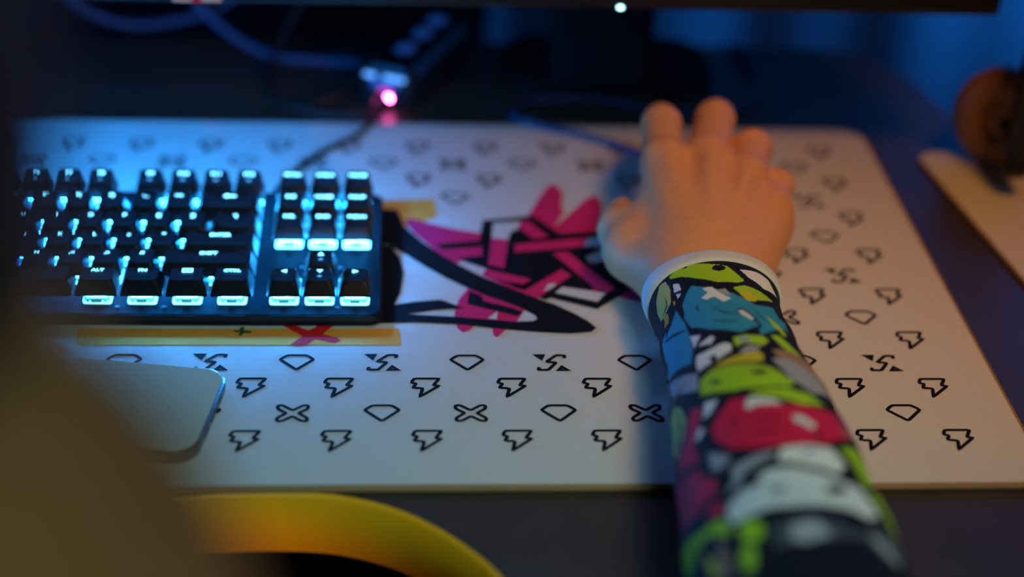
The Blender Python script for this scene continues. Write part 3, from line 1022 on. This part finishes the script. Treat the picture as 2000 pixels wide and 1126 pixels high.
# ------------------------------------------------------------------ mouse under the hand
ms = tag(empty('computer_mouse', (0.199, 0.88, 0.0)), 'dark computer mouse almost hidden under the hand', 'mouse')
rings = []
for t in np.linspace(0, 1, 17):
    y = 0.822 + 0.126 * t
    prof = math.sin(PI * min(max(0.04 + 0.93 * t, 0.0), 1.0)) ** 0.45
    hz = (0.012 + 0.020 * math.exp(-((t - 0.36) / 0.36) ** 2)) * min(1.0, prof * 1.05)
    hw = 0.0285 * prof * (1.0 - 0.06 * math.exp(-((t - 0.55) / 0.2) ** 2))
    cx = 0.186 + 0.19 * (y - 0.82)
    rings.append([(cx + hw * math.copysign(abs(math.cos(a)) ** 0.7, math.cos(a)), y, 0.001 + hz * max(0.0, math.sin(a)) ** 0.8) for a in np.linspace(0, PI, 17)])
v, f = loft_rings(rings)
loc(mesh_obj('shell', v, f, M['mouse'], None, True), ms)
bmw = bmesh.new()
bmesh.ops.create_cone(bmw, cap_ends=True, segments=20, radius1=0.010, radius2=0.010, depth=0.006)
for q in bmw.verts:
    q.co = Vector((0.2035 + q.co.z, 0.925 + q.co.x, 0.0125 + q.co.y))
loc(bm_obj('scroll_wheel', bmw, M['rubber']), ms)
loc(cable('light_strip', [(0.2120, 0.930, 0.0165), (0.2130, 0.918, 0.0195), (0.2135, 0.906, 0.0225), (0.213, 0.893, 0.0255)], 0.0016, M['mouse_led'], None, 5, 6), ms)
mc = cable('mouse_cable', [(0.2080, 0.950, 0.006), (0.2030, 0.962, 0.004), (0.1850, 0.970, 0.0026), (0.166, 0.978, 0.0026), (0.1507, 0.991, 0.0026), (0.1285, 1.0056, 0.0026), (0.1085, 1.015, 0.0026), (0.0950, 1.0235, 0.0028), (0.0880, 1.034, 0.0005), (0.0870, 1.043, -0.0014),
                           (0.0952, 1.0605, -0.0014), (0.1083, 1.068, -0.0014), (0.1271, 1.070, -0.0014), (0.1462, 1.070, -0.0014), (0.1698, 1.0604, -0.0014), (0.1804, 1.050, -0.0014), (0.205, 1.042, -0.0014), (0.24, 1.050, -0.0014), (0.262, 1.08, -0.0014), (0.268, 1.12, -0.0014), (0.262, 1.17, -0.0014)], 0.0025, M['blue_cable'])
tag(mc, 'blue mouse cable curving from the hand over the pad edge', 'cable')

# ------------------------------------------------------------------ the player
person = tag(empty('person', (-0.07, 0.16, FLOOR_Z)), 'person with dark hair, right arm in a colourful printed sleeve reaching to the mouse', 'person')
hf = Field((0.105, 0.44, -0.004), (0.262, 0.99, 0.096), 0.0016)
# forearm and wrist
for sx in (-1, 1):
    hf.capsule((0.163 + sx * 0.011, 0.445, 0.045), (0.1715 + sx * 0.009, 0.70, 0.033), 0.027, 0.0205, 0.010)
    hf.capsule((0.1715 + sx * 0.009, 0.70, 0.033), (0.1735 + sx * 0.0125, 0.775, 0.032), 0.0205, 0.0180, 0.010)
# metacarpals
IX = [(0.1605, 0.862, 0.0535, 0.0128), (0.1645, 0.903, 0.0585, 0.0112), (0.1690, 0.931, 0.0485, 0.0102), (0.1715, 0.951, 0.0350, 0.0094)]
MI = [(0.1865, 0.866, 0.0545, 0.0128), (0.1975, 0.909, 0.0590, 0.0114), (0.2040, 0.937, 0.0490, 0.0104), (0.2085, 0.957, 0.0350, 0.0096)]
RI = [(0.2070, 0.853, 0.0490, 0.0118), (0.2180, 0.890, 0.0500, 0.0108), (0.2250, 0.913, 0.0400, 0.0098), (0.2285, 0.930, 0.0280, 0.0092)]
PN = [(0.2200, 0.836, 0.0385, 0.0105), (0.2285, 0.862, 0.0400, 0.0090), (0.2330, 0.881, 0.0320, 0.0083), (0.2355, 0.895, 0.0225, 0.0078)]
hf.capsule((0.163, 0.772, 0.036), IX[0][:3], 0.0155, 0.0120, 0.008)
hf.capsule((0.172, 0.772, 0.038), MI[0][:3], 0.0155, 0.0120, 0.008)
hf.capsule((0.182, 0.772, 0.036), RI[0][:3], 0.0155, 0.0115, 0.008)
hf.capsule((0.190, 0.775, 0.032), PN[0][:3], 0.0155, 0.0110, 0.008)
hf.capsule((0.170, 0.790, 0.034), (0.185, 0.845, 0.040), 0.0190, 0.0140, 0.012)
# heel of the hand, both sides
hf.capsule((0.190, 0.778, 0.026), (0.2185, 0.832, 0.028), 0.0170, 0.0140, 0.012)
hf.capsule((0.158, 0.778, 0.025), (0.1400, 0.812, 0.0245), 0.0190, 0.0160, 0.014)
hf.capsule((0.1400, 0.812, 0.0245), (0.157, 0.848, 0.038), 0.0140, 0.0110, 0.012)
# thumb
hf.chain([(0.1400, 0.812, 0.0245, 0.0155), (0.1355, 0.836, 0.0245, 0.0128), (0.1385, 0.856, 0.0235, 0.0102)], 0.006)
for fg in (IX, MI, RI, PN):
    hf.chain(fg, 0.0035)
    hf.ellipsoid((fg[0][0], fg[0][1] - 0.001, fg[0][2] + 0.0042), (fg[0][3] * 0.92, fg[0][3] * 1.0, fg[0][3] * 0.90), 0.006)      # knuckle
    hf.ellipsoid((fg[1][0], fg[1][1], fg[1][2] + 0.0012), (fg[1][3] * 1.0, fg[1][3] * 0.9, fg[1][3] * 0.98), 0.004)
# tendons on the back of the hand
for fg, w in ((IX, (0.167, 0.788, 0.0490)), (MI, (0.175, 0.785, 0.0515)), (RI, (0.183, 0.786, 0.0500)), (PN, (0.190, 0.790, 0.0455))):
    e = np.array(fg[0][:3]) + (0, -0.006, 0.0095)
    hf.capsule(w, e, 0.0042, 0.0050, 0.0030)
hand_part = hf.mesh()

bf = Field((-0.36, -0.10, FLOOR_Z - 0.006), (0.26, 0.64, 0.54), 0.0065)
K = 0.03
HCEN = np.array((-0.140, 0.267, 0.386))
bf.capsule((0.164, 0.455, 0.044), (0.145, 0.40, 0.037), 0.037, 0.040, 0.02)         # elbow
bf.capsule((0.145, 0.40, 0.035), (0.060, 0.180, 0.180), 0.042, 0.052, 0.02)         # upper arm
bf.capsule((0.060, 0.180, 0.180), (-0.070, 0.165, 0.225), 0.055, 0.050, K)
bf.capsule((-0.215, 0.140, 0.185), (-0.075, 0.165, 0.225), 0.055, 0.050, K)
bf.capsule((-0.215, 0.140, 0.185), (-0.265, 0.28, 0.00), 0.052, 0.042, K)           # left arm
bf.capsule((-0.265, 0.28, 0.00), (-0.245, 0.50, 0.045), 0.040, 0.032, K)
bf.capsule((-0.075, 0.160, 0.235), (-0.097, 0.228, 0.315), 0.060, 0.054, 0.03)      # neck
for sx in (-1, 1):
    bf.capsule((-0.075 + sx * 0.075, 0.150, 0.14), (-0.075 + sx * 0.060, 0.12, -0.22), 0.095, 0.095, 0.04)
    bf.capsule((-0.075 + sx * 0.075, 0.12, -0.25), (-0.075 + sx * 0.10, 0.50, -0.26), 0.080, 0.060, 0.04)
    bf.capsule((-0.075 + sx * 0.10, 0.50, -0.26), (-0.075 + sx * 0.10, 0.48, FLOOR_Z + 0.07), 0.060, 0.042, 0.02)
    bf.capsule((-0.075 + sx * 0.10, 0.46, FLOOR_Z + 0.042), (-0.075 + sx * 0.11, 0.58, FLOOR_Z + 0.032), 0.040, 0.030, 0.02)
# head: skull, jaw, nose, brow, ears
bf.ellipsoid(HCEN + (0, -0.004, 0.014), (0.074, 0.092, 0.092), 0.02)
bf.ellipsoid(HCEN + (0.004, 0.030, -0.048), (0.054, 0.060, 0.060), 0.03)
bf.capsule(HCEN + (0, 0.090, 0.010), HCEN + (0.001, 0.104, -0.016), 0.008, 0.012, 0.012)
bf.capsule(HCEN + (-0.035, 0.072, 0.022), HCEN + (0.035, 0.072, 0.022), 0.012, 0.012, 0.012)
bf.capsule(HCEN + (-0.018, 0.080, -0.045), HCEN + (0.018, 0.080, -0.045), 0.008, 0.008, 0.010)
for sx in (-1, 1):
    bf.ellipsoid(HCEN + (sx * 0.078, -0.002, -0.006), (0.008, 0.018, 0.030), 0.006)
body_part = bf.mesh()
# fade the hand shell into the body shell under the sleeve
body = loc(field_mesh('body', [hand_part, body_part], M['skin'], None, 2), person)
for sx in (-1, 1):
    bm = bmesh.new()
    bmesh.ops.create_uvsphere(bm, u_segments=16, v_segments=10, radius=0.0118)
    bmesh.ops.translate(bm, verts=bm.verts, vec=Vector(HCEN) + Vector((sx * 0.031, 0.078, 0.006)))
    loc(bm_obj('eye', bm, M['paper'], None, True), person)
# hair cap
hr = Field((-0.26, 0.12, 0.22), (-0.02, 0.42, 0.52), 0.005)
hr.ellipsoid(HCEN + (0, -0.010, 0.016), (0.087, 0.100, 0.104), 0.02)
hr.ellipsoid(HCEN + (0.010, -0.052, -0.035), (0.070, 0.050, 0.060), 0.03)
hr.ellipsoid((-0.108, 0.246, 0.343), (0.049, 0.050, 0.055), 0.03)
X, Y, Z = hr.grid((slice(None),) * 3)
face = (Y - HCEN[1] - 0.045) + 0.35 * (HCEN[2] + 0.03 - Z)
hr.d = np.maximum(hr.d, np.minimum(face, 1.0).astype(np.float32))
loc(field_mesh('hair', [hr.mesh()], M['hair'], None, 1), person)['label'] = 'short dark hair'
# shirt
sf = Field((-0.37, -0.02, -0.36), (0.16, 0.44, 0.40), 0.0065)
sf.capsule((0.100, 0.285, 0.115), (0.060, 0.180, 0.180), 0.060, 0.062, 0.02)
sf.capsule((0.060, 0.180, 0.180), (-0.070, 0.165, 0.225), 0.064, 0.062, K)
sf.capsule((-0.215, 0.140, 0.185), (-0.075, 0.165, 0.225), 0.064, 0.062, K)
sf.capsule((-0.215, 0.140, 0.185), (-0.248, 0.23, 0.07), 0.062, 0.056, K)
for sx in (-1, 1):
    sf.capsule((-0.075 + sx * 0.075, 0.150, 0.14), (-0.075 + sx * 0.060, 0.12, -0.24), 0.104, 0.104, 0.04)
sf.capsule((-0.075, 0.158, 0.232), (-0.093, 0.216, 0.298), 0.066, 0.063, 0.02)
# trousers
tf = Field((-0.32, -0.02, -0.74), (0.17, 0.62, -0.08), 0.0075)
for sx in (-1, 1):
    tf.capsule((-0.075 + sx * 0.065, 0.12, -0.18), (-0.075 + sx * 0.075, 0.12, -0.25), 0.100, 0.092, 0.04)
    tf.capsule((-0.075 + sx * 0.075, 0.12, -0.25), (-0.075 + sx * 0.10, 0.50, -0.26), 0.090, 0.070, 0.04)
    tf.capsule((-0.075 + sx * 0.10, 0.50, -0.26), (-0.075 + sx * 0.10, 0.48, FLOOR_Z + 0.09), 0.070, 0.055, 0.02)
loc(field_mesh('trousers', [tf.mesh()], M['trousers'], None, 1), person)['label'] = 'dark trousers'
sf.capsule((-0.070, 0.205, 0.244), (-0.073, 0.232, 0.270), 0.055, 0.050, 0.02)
loc(field_mesh('shirt', [sf.mesh()], M['shirt'], None, 1), person)['label'] = 'olive-brown top with a high collar'

# ---- printed arm sleeve
def sleeve_point(t, th):
    """t 0..1 from wrist to past the elbow, th angle (0=+x, pi/2=up)"""
    t=np.asarray(t,float); th=np.asarray(th,float)
    cy=.757-.302*t
    cx=np.interp(t,[0,.125,.25,.5,.75,1],[.1735,.1722,.1720,.1707,.1672,.163])
    cz=.0285+.0185*t
    a=np.interp(t,[0,.12,.25,.5,.75,1],[.0358,.0325,.0332,.0405,.0435,.044])
    b=np.interp(t,[0,.12,.35,.6,.85,1],[.0275,.0285,.0335,.0385,.041,.0415])
    w=1+.012*np.sin(t*34+1.7*np.cos(th*2))+.010*np.sin(t*61+3*th)*np.exp(-((t-.2)/.25)**2)
    return np.stack([cx+a*w*np.cos(th), cy+0*th, cz+b*w*np.sin(th)],-1)

SLEEVE_PRINT = [
 ('g',[(0.0458,2.415),(0.0372,2.261),(0.0358,2.024),(0.0515,1.716),(0.0601,1.497),(0.0858,1.387),(0.1087,1.271),(0.123,1.409),(0.1216,1.722),(0.0887,2.035),(0.0687,2.189),(0.0544,2.387)]),
 ('k',[(0.0429,2.074),(0.0458,2.085),(0.0458,2.107),(0.0429,2.14),(0.0401,2.167),(0.0358,2.184),(0.0329,2.189),(0.03,2.173),(0.0315,2.151),(0.0329,2.123),(0.0358,2.09),(0.0401,2.074)]),
 ('k',[(0.0687,1.519),(0.0744,1.541),(0.0787,1.585),(0.0801,1.64),(0.0773,1.689),(0.073,1.722),(0.0672,1.727),(0.0615,1.705),(0.0572,1.661),(0.0558,1.607),(0.0587,1.557),(0.0629,1.524)]),
 ('w',[(0.0701,1.304),(0.0558,1.007),(0.0558,0.733),(0.0901,0.513),(0.1087,0.908),(0.093,1.194)]),
 ('g',[(0.1459,1.519),(0.1259,1.282),(0.1259,1.084),(0.133,0.716),(0.1731,1.084),(0.1931,1.359)]),
 ('y',[(0.166,1.458),(0.1516,1.282),(0.1674,1.156),(0.1874,1.222),(0.1931,1.359)]),
 ('c',[(0.0458,2.645),(0.0472,2.508),(0.0787,2.47),(0.1173,2.557),(0.1316,2.788),(0.1245,2.948),(0.0944,2.948),(0.0672,2.843)]),
 ('k',[(0.0887,2.634),(0.1116,2.667),(0.123,2.838),(0.1259,2.827),(0.1159,2.64),(0.0901,2.623)]),
 ('o',[(0.1316,2.475),(0.133,2.492),(0.1345,2.508),(0.133,2.524),(0.1302,2.535),(0.1273,2.535),(0.123,2.535),(0.1202,2.524),(0.1187,2.508),(0.1202,2.492),(0.123,2.481),(0.1273,2.475)]),
 ('o',[(0.1288,2.843),(0.1345,2.7),(0.166,2.722),(0.1674,2.849)]),
 ('w',[(0.0715,2.398),(0.083,2.305),(0.1059,2.305),(0.1001,2.431)]),
 ('w',[(0.1073,2.42),(0.1173,2.327),(0.1259,2.415)]),
 ('b',[(0.1531,2.376),(0.1288,2.255),(0.1102,2.129),(0.1416,1.848),(0.1674,1.557),(0.2031,1.255),(0.186,0.914),(0.2346,0.881),(0.2489,0.744),(0.2933,1.139),(0.3233,1.42),(0.2947,1.414),(0.3162,1.683),(0.2833,2.057),(0.2446,2.343),(0.2074,2.393)]),
 ('w',[(0.133,1.98),(0.1359,1.837),(0.1631,1.738),(0.186,1.612),(0.1946,1.744),(0.1702,1.848),(0.1745,1.98),(0.1617,2.046),(0.1545,1.92)]),
 ('s',[(0.1516,1.766),(0.1488,1.645),(0.1745,1.59),(0.1674,1.7)]),
 ('k',[(0.2103,1.936),(0.2432,1.821),(0.2532,1.612),(0.2518,1.612),(0.2375,1.81),(0.2074,1.931)]),
 ('k',[(0.2561,2.024),(0.2732,1.859),(0.279,1.672),(0.2775,1.672),(0.269,1.854),(0.2546,2.019)]),
 ('k',[(0.1803,2.151),(0.1917,2.184),(0.206,2.145),(0.2046,2.14),(0.1931,2.145),(0.1817,2.14)]),
 ('k',[(0.2332,1.634),(0.2246,1.513),(0.2675,1.381),(0.2804,1.414),(0.2561,1.574)]),
 ('w',[(0.2361,1.607),(0.2346,1.524),(0.269,1.42),(0.2761,1.464),(0.2561,1.574)]),
 ('k',[(0.2761,1.414),(0.2933,1.398),(0.3104,1.442),(0.3119,1.425),(0.289,1.337),(0.2718,1.392)]),
 ('k',[(0.2318,1.343),(0.2718,1.266),(0.2675,1.249),(0.2275,1.326)]),
 ('b',[(0.1502,2.524),(0.216,2.42),(0.2504,2.415),(0.3205,2.398),(0.3519,2.459),(0.3276,2.794),(0.299,3.124),(0.2189,3.162),(0.1903,3.03),(0.1831,2.788)]),
 ('k',[(0.2046,2.926),(0.2289,2.634),(0.2432,2.426),(0.2403,2.426),(0.2203,2.64),(0.2003,2.931)]),
 ('k',[(0.1488,2.53),(0.1717,2.744),(0.1946,2.876),(0.2003,2.854),(0.1874,2.678),(0.1516,2.513)]),
 ('k',[(0.2446,3.063),(0.2361,3.206),(0.2432,3.168),(0.2489,3.041)]),
 ('k',[(0.3133,3.036),(0.3462,2.623),(0.3619,2.409),(0.3577,2.415),(0.3319,2.656),(0.3019,3.085)]),
 ('w',[(0.2647,2.409),(0.2847,2.233),(0.3147,2.365)]),
 ('w',[(0.3104,2.255),(0.3033,2.079),(0.3147,2.041),(0.3305,2.107),(0.3162,2.288)]),
 ('w',[(0.3405,2.365),(0.3448,2.173),(0.3405,1.947),(0.3519,1.854),(0.372,1.881),(0.3848,2.079),(0.3662,2.085),(0.3662,2.184),(0.3877,2.156),(0.3948,2.354),(0.3691,2.382)]),
 ('g',[(0.3319,1.81),(0.3262,1.634),(0.3276,1.387),(0.3419,1.337),(0.3634,1.453),(0.3534,1.678),(0.3619,1.81)]),
 ('s',[(0.3448,1.59),(0.3505,1.607),(0.3534,1.645),(0.3548,1.689),(0.3519,1.727),(0.3476,1.749),(0.3419,1.755),(0.3362,1.738),(0.3333,1.7),(0.3333,1.656),(0.3348,1.618),(0.3391,1.59)]),
 ('s',[(0.3777,1.788),(0.3619,1.65),(0.3662,1.497),(0.3834,1.563),(0.3906,1.727)]),
 ('k',[(0.3791,1.711),(0.3763,1.568),(0.3748,1.568),(0.3763,1.711)]),
 ('y',[(0.3991,2.112),(0.3906,1.887),(0.3834,1.563),(0.3906,1.502),(0.4177,1.541),(0.4177,1.76),(0.4134,2.002)]),
 ('o',[(0.4092,2.222),(0.4134,1.947),(0.4235,1.585),(0.422,1.585),(0.4077,1.942),(0.4077,2.222)]),
 ('g',[(0.4235,2.343),(0.4134,2.184),(0.4177,1.953),(0.4292,1.65),(0.4406,1.486),(0.4835,1.282),(0.4993,1.381),(0.5021,1.661),(0.4964,2.002),(0.4635,2.398)]),
 ('k',[(0.4578,1.557),(0.4621,1.574),(0.4649,1.618),(0.4649,1.667),(0.4621,1.711),(0.4578,1.744),(0.4549,1.755),(0.4521,1.738),(0.4506,1.7),(0.4506,1.645),(0.4521,1.596),(0.4549,1.563)]),
 ('k',[(0.4592,2.101),(0.4621,2.112),(0.4607,2.14),(0.4578,2.173),(0.4535,2.2),(0.4492,2.222),(0.4449,2.228),(0.4435,2.217),(0.4449,2.189),(0.4478,2.156),(0.4521,2.129),(0.4564,2.107)]),
 ('g',[(0.3162,1.266),(0.3104,1.117),(0.3276,0.941),(0.3419,0.804),(0.3763,1.013),(0.3505,1.161)]),
 ('g',[(0.2403,1.172),(0.2604,1.04),(0.2947,0.952),(0.3019,1.024),(0.2818,1.161)]),
 ('b',[(0.2232,0.886),(0.2232,0.749),(0.2618,0.793),(0.2675,0.93)]),
 ('n',[(0.3734,1.365),(0.3605,1.112),(0.3462,0.793),(0.3333,0.502),(0.4206,0.689),(0.4349,0.491),(0.4421,0.881),(0.412,1.04),(0.4006,1.315)]),
 ('s',[(0.4049,1.42),(0.3977,1.183),(0.412,0.947),(0.4306,0.727),(0.4478,0.557),(0.4979,1.073),(0.475,1.304)]),
 ('g',[(0.5107,1.843),(0.505,1.409),(0.5079,1.128),(0.5236,0.941),(0.5465,1.288),(0.5351,1.53),(0.5265,1.738)]),
 ('s',[(0.3147,3.074),(0.3734,2.557),(0.3977,2.376),(0.4478,2.398),(0.4206,2.618),(0.3705,2.975)]),
 ('n',[(0.3977,2.997),(0.4034,2.717),(0.4049,2.453),(0.402,2.459),(0.392,2.755),(0.3906,3.03)]),
 ('r',[(0.5165,2.041),(0.5236,1.876),(0.5479,1.925),(0.5536,1.519),(0.5436,1.112),(0.5279,0.809),(0.598,0.771),(0.6595,1.227),(0.6724,1.585),(0.671,1.903),(0.6481,2.162),(0.6109,2.305),(0.5722,2.338),(0.5422,2.228)]),
 ('w',[(0.5236,1.859),(0.5379,1.585),(0.5536,1.519),(0.5522,1.782),(0.5594,1.898),(0.5479,1.925)]),
 ('w',[(0.5837,1.453),(0.5837,1.359),(0.6052,1.227),(0.6237,1.299),(0.6037,1.464)]),
 ('d',[(0.5851,2.03),(0.5908,2.035),(0.5937,2.052),(0.5923,2.074),(0.5894,2.09),(0.5837,2.101),(0.5765,2.101),(0.5722,2.09),(0.5694,2.074),(0.5694,2.057),(0.5737,2.035),(0.578,2.03)]),
 ('d',[(0.5937,1.843),(0.6009,1.733),(0.6009,1.579),(0.5951,1.574),(0.588,1.716),(0.5894,1.843)]),
 ('d',[(0.6252,1.892),(0.6366,1.755),(0.6309,1.612),(0.6266,1.612),(0.6252,1.744),(0.6209,1.887)]),
 ('k',[(0.6209,1.244),(0.6595,1.293),(0.6567,1.26),(0.618,1.211)]),
 ('p',[(0.5222,0.788),(0.5136,0.491),(0.5479,0.463),(0.5937,0.777)]),
 ('n',[(0.5808,0.892),(0.5708,0.804),(0.5737,0.59),(0.598,0.771)]),
 ('c',[(0.4077,2.948),(0.4378,2.766),(0.4921,2.678),(0.5279,2.755),(0.5494,2.986),(0.4878,3.206),(0.4149,3.146)]),
 ('k',[(0.4349,2.898),(0.4821,2.849),(0.5122,2.915),(0.5279,3.03),(0.5351,2.997),(0.5265,2.843),(0.4936,2.783),(0.4378,2.876)]),
 ('r',[(0.475,2.574),(0.495,2.42),(0.5422,2.502),(0.5665,2.612),(0.6252,2.557),(0.5765,3.08),(0.5579,2.915),(0.5408,2.706)]),
 ('w',[(0.5694,2.574),(0.5451,2.481),(0.5608,2.415),(0.578,2.492)]),
 ('w',[(0.4878,2.365),(0.5007,2.189),(0.5265,2.305),(0.5308,2.42)]),
 ('r',[(0.588,3.157),(0.6409,2.585),(0.6795,2.552),(0.681,2.431),(0.7196,2.398),(0.7339,2.722),(0.701,3.239),(0.5994,3.393)]),
 ('r',[(0.7468,2.497),(0.7539,2.36),(0.7797,2.382),(0.7682,2.563)]),
 ('s',[(0.6237,2.426),(0.6638,2.178),(0.6795,2.321),(0.6667,2.437)]),
 ('s',[(0.6881,2.211),(0.6853,2.024),(0.6824,1.755),(0.6967,1.804),(0.7039,1.942),(0.7139,2.09),(0.7339,2.145),(0.7482,2.338),(0.7182,2.211)]),
 ('w',[(0.6781,1.689),(0.6695,1.414),(0.6652,1.139),(0.6953,1.024),(0.7296,1.183),(0.7196,1.48),(0.7082,1.755)]),
 ('s',[(0.6996,1.513),(0.6896,1.414),(0.6795,1.326),(0.6753,1.321),(0.6781,1.42),(0.6953,1.519)]),
 ('w',[(0.7225,1.865),(0.7268,1.645),(0.7425,1.26),(0.7468,0.947),(0.7997,0.826),(0.8255,1.007),(0.8212,1.222),(0.8226,1.683),(0.8155,1.975),(0.8183,2.255),(0.8112,2.338),(0.7768,2.338),(0.7539,2.156),(0.7511,1.942),(0.7353,1.991)]),
 ('s',[(0.7783,1.766),(0.784,1.777),(0.7883,1.804),(0.7883,1.837),(0.784,1.865),(0.7783,1.887),(0.7725,1.887),(0.7668,1.876),(0.7639,1.848),(0.7639,1.815),(0.7668,1.782),(0.7725,1.766)]),
 ('k',[(0.7654,1.15),(0.774,1.178),(0.7825,1.233),(0.7883,1.299),(0.7883,1.354),(0.7854,1.387),(0.7797,1.392),(0.7725,1.37),(0.7654,1.315),(0.7611,1.255),(0.7582,1.194),(0.7597,1.15)]),
 ('g',[(0.6524,1.035),(0.6195,0.738),(0.6223,0.414),(0.6695,0.452),(0.7282,0.831),(0.6724,0.886)]),
 ('g',[(0.7439,0.853),(0.6967,0.48),(0.7496,0.452),(0.8112,0.375),(0.8183,0.386),(0.794,0.612)]),
 ('g',[(0.7368,3.151),(0.7783,2.689),(0.7897,2.393),(0.8197,2.332),(0.8326,2.393),(0.8011,2.563),(0.7969,2.799),(0.8112,3.074),(0.7597,3.382)]),
 ('g',[(0.8584,2.041),(0.867,2.068),(0.8712,2.118),(0.8684,2.184),(0.8598,2.239),(0.8469,2.272),(0.834,2.272),(0.8255,2.239),(0.8212,2.189),(0.824,2.123),(0.8326,2.074),(0.8455,2.041)]),
 ('g',[(0.9027,2.162),(0.9156,2.184),(0.9227,2.222),(0.9227,2.261),(0.9142,2.299),(0.9013,2.316),(0.8856,2.316),(0.8741,2.294),(0.8684,2.25),(0.8698,2.206),(0.877,2.173),(0.8884,2.156)]),
 ('y',[(0.814,2.739),(0.8655,2.568),(0.897,2.53),(0.8755,2.678),(0.834,2.744)]),
 ('n',[(0.8212,2.502),(0.8598,2.431),(0.9113,2.431),(0.8999,2.513),(0.8498,2.552)]),
 ('d2',[(0.8526,1.98),(0.8455,1.705),(0.8526,1.42),(0.8698,1.205),(0.8197,0.82),(0.8255,0.392),(0.9056,0.771),(0.8784,1.128),(0.8956,1.546),(0.8984,1.991)]),
 ('s',[(0.8598,1.799),(0.8541,1.574),(0.8841,1.458),(0.8999,1.7),(0.8884,1.832)]),
 ('s',[(0.8684,1.068),(0.887,0.941),(0.8999,0.771),(0.8884,0.705),(0.8641,0.826),(0.8627,1.04)]),
]

PRINT_COL = {'k': (0.006, 0.007, 0.014), 'g': (0.42, 0.72, 0.012), 'y': (0.66, 0.60, 0.02), 'c': (0.60, 0.56, 0.14), 'w': (0.84, 0.90, 0.86), 'o': (0.72, 0.36, 0.03),
             'b': (0.035, 0.33, 0.52), 's': (0.40, 0.44, 0.48), 'n': (0.40, 0.24, 0.12), 'r': (0.82, 0.015, 0.07), 'd': (0.42, 0.008, 0.035), 'p': (0.33, 0.02, 0.16), 'd2': (0.06, 0.075, 0.10)}
NT, NA = 430, 384
tt, aa = np.meshgrid(np.linspace(0.0, 1.0, NT), np.linspace(-PI / 2, 1.5 * PI, NA, endpoint=False), indexing='ij')
XYZ = sleeve_point(tt, aa).reshape(-1, 3)
T_, A_ = tt.ravel(), aa.ravel()
colr = np.tile(np.array(PRINT_COL['k']), (len(T_), 1))


def paint(u, w, pts, c):
    P = np.array(pts)
    inside = np.zeros(len(u), bool)
    sel = (u >= P[:, 0].min()) & (u <= P[:, 0].max()) & (w >= P[:, 1].min()) & (w <= P[:, 1].max())
    us, ws = u[sel], w[sel]
    ins_ = np.zeros(len(us), bool)
    for i in range(len(P)):
        (x1, y1), (x2, y2) = P[i - 1], P[i]
        if y1 == y2:
            continue
        c_ = ((y1 > ws) != (y2 > ws)) & (us < (x2 - x1) * (ws - y1) / (y2 - y1) + x1)
        ins_ ^= c_
    inside[sel] = ins_
    colr[inside] = c


# the underside repeats the same motifs, shifted round the arm
for code, pts in SLEEVE_PRINT:
    paint(T_, A_, [((u + 0.13), w - PI) for u, w in pts], PRINT_COL[code])
    paint(T_, A_, [((u + 0.13), w + PI) for u, w in pts], PRINT_COL[code])
top_sel = (A_ > 0.34) & (A_ < PI - 0.34)
colr[top_sel] = PRINT_COL['k']
for code, pts in SLEEVE_PRINT:
    paint(T_, A_, pts, PRINT_COL[code])
faces = []
ii = np.arange(NT - 1)[:, None] * NA
jj = np.arange(NA)[None, :]
q = np.stack([ii + jj, ii + (jj + 1) % NA, ii + NA + (jj + 1) % NA, ii + NA + jj], -1).reshape(-1, 4)
sl_me = bpy.data.meshes.new('arm_sleeve')
sl_me.from_pydata(XYZ.tolist(), [], q.tolist())
sl_me.polygons.foreach_set('use_smooth', [True] * len(sl_me.polygons))
ca = sl_me.color_attributes.new('print', 'FLOAT_COLOR', 'POINT')
ca.data.foreach_set('color', np.concatenate([colr, np.ones((len(colr), 1))], 1).astype(np.float32).ravel())
sm = mat('printed_sleeve_fabric', (0.5, 0.5, 0.5), 0.75, spec=0.25, bump=0.15, bump_scale=1500)
att = sm.node_tree.nodes.new('ShaderNodeVertexColor')
att.layer_name = 'print'
sm.node_tree.links.new(att.outputs['Color'], sm.node_tree.nodes['Principled BSDF'].inputs['Base Color'])
sl_me.materials.append(sm)
sleeve = loc(link(bpy.data.objects.new('arm_sleeve', sl_me)), person)
sleeve['label'] = 'tight sleeve printed with green, blue, red and white cartoon patches'
# folded pale cuff
cr = []
ang = np.linspace(0, 2 * PI, 72, endpoint=False)
for t, s in ((0.040, 1.002), (0.040, 1.022), (0.020, 1.034), (0.002, 1.034), (-0.006, 1.020), (-0.008, 0.99), (-0.002, 0.965), (0.03, 0.96)):
    p = sleeve_point(np.full(72, max(t, 0.0)), ang)
    cen = np.array([p[:, 0].mean(), 0, (p[:, 2].max() + p[:, 2].min()) / 2])
    p2 = p.copy()
    p2[:, 0] = cen[0] + (p[:, 0] - cen[0]) * s
    p2[:, 2] = cen[2] + (p[:, 2] - cen[2]) * s
    p2[:, 1] = 0.757 - 0.302 * t
    cr.append([tuple(x) for x in p2])
v, f = loft_rings(cr, False, False)
cuff = mesh_obj('cuff', v, f, M['cuff'], sleeve, True)
cuff['label'] = 'pale folded cuff'
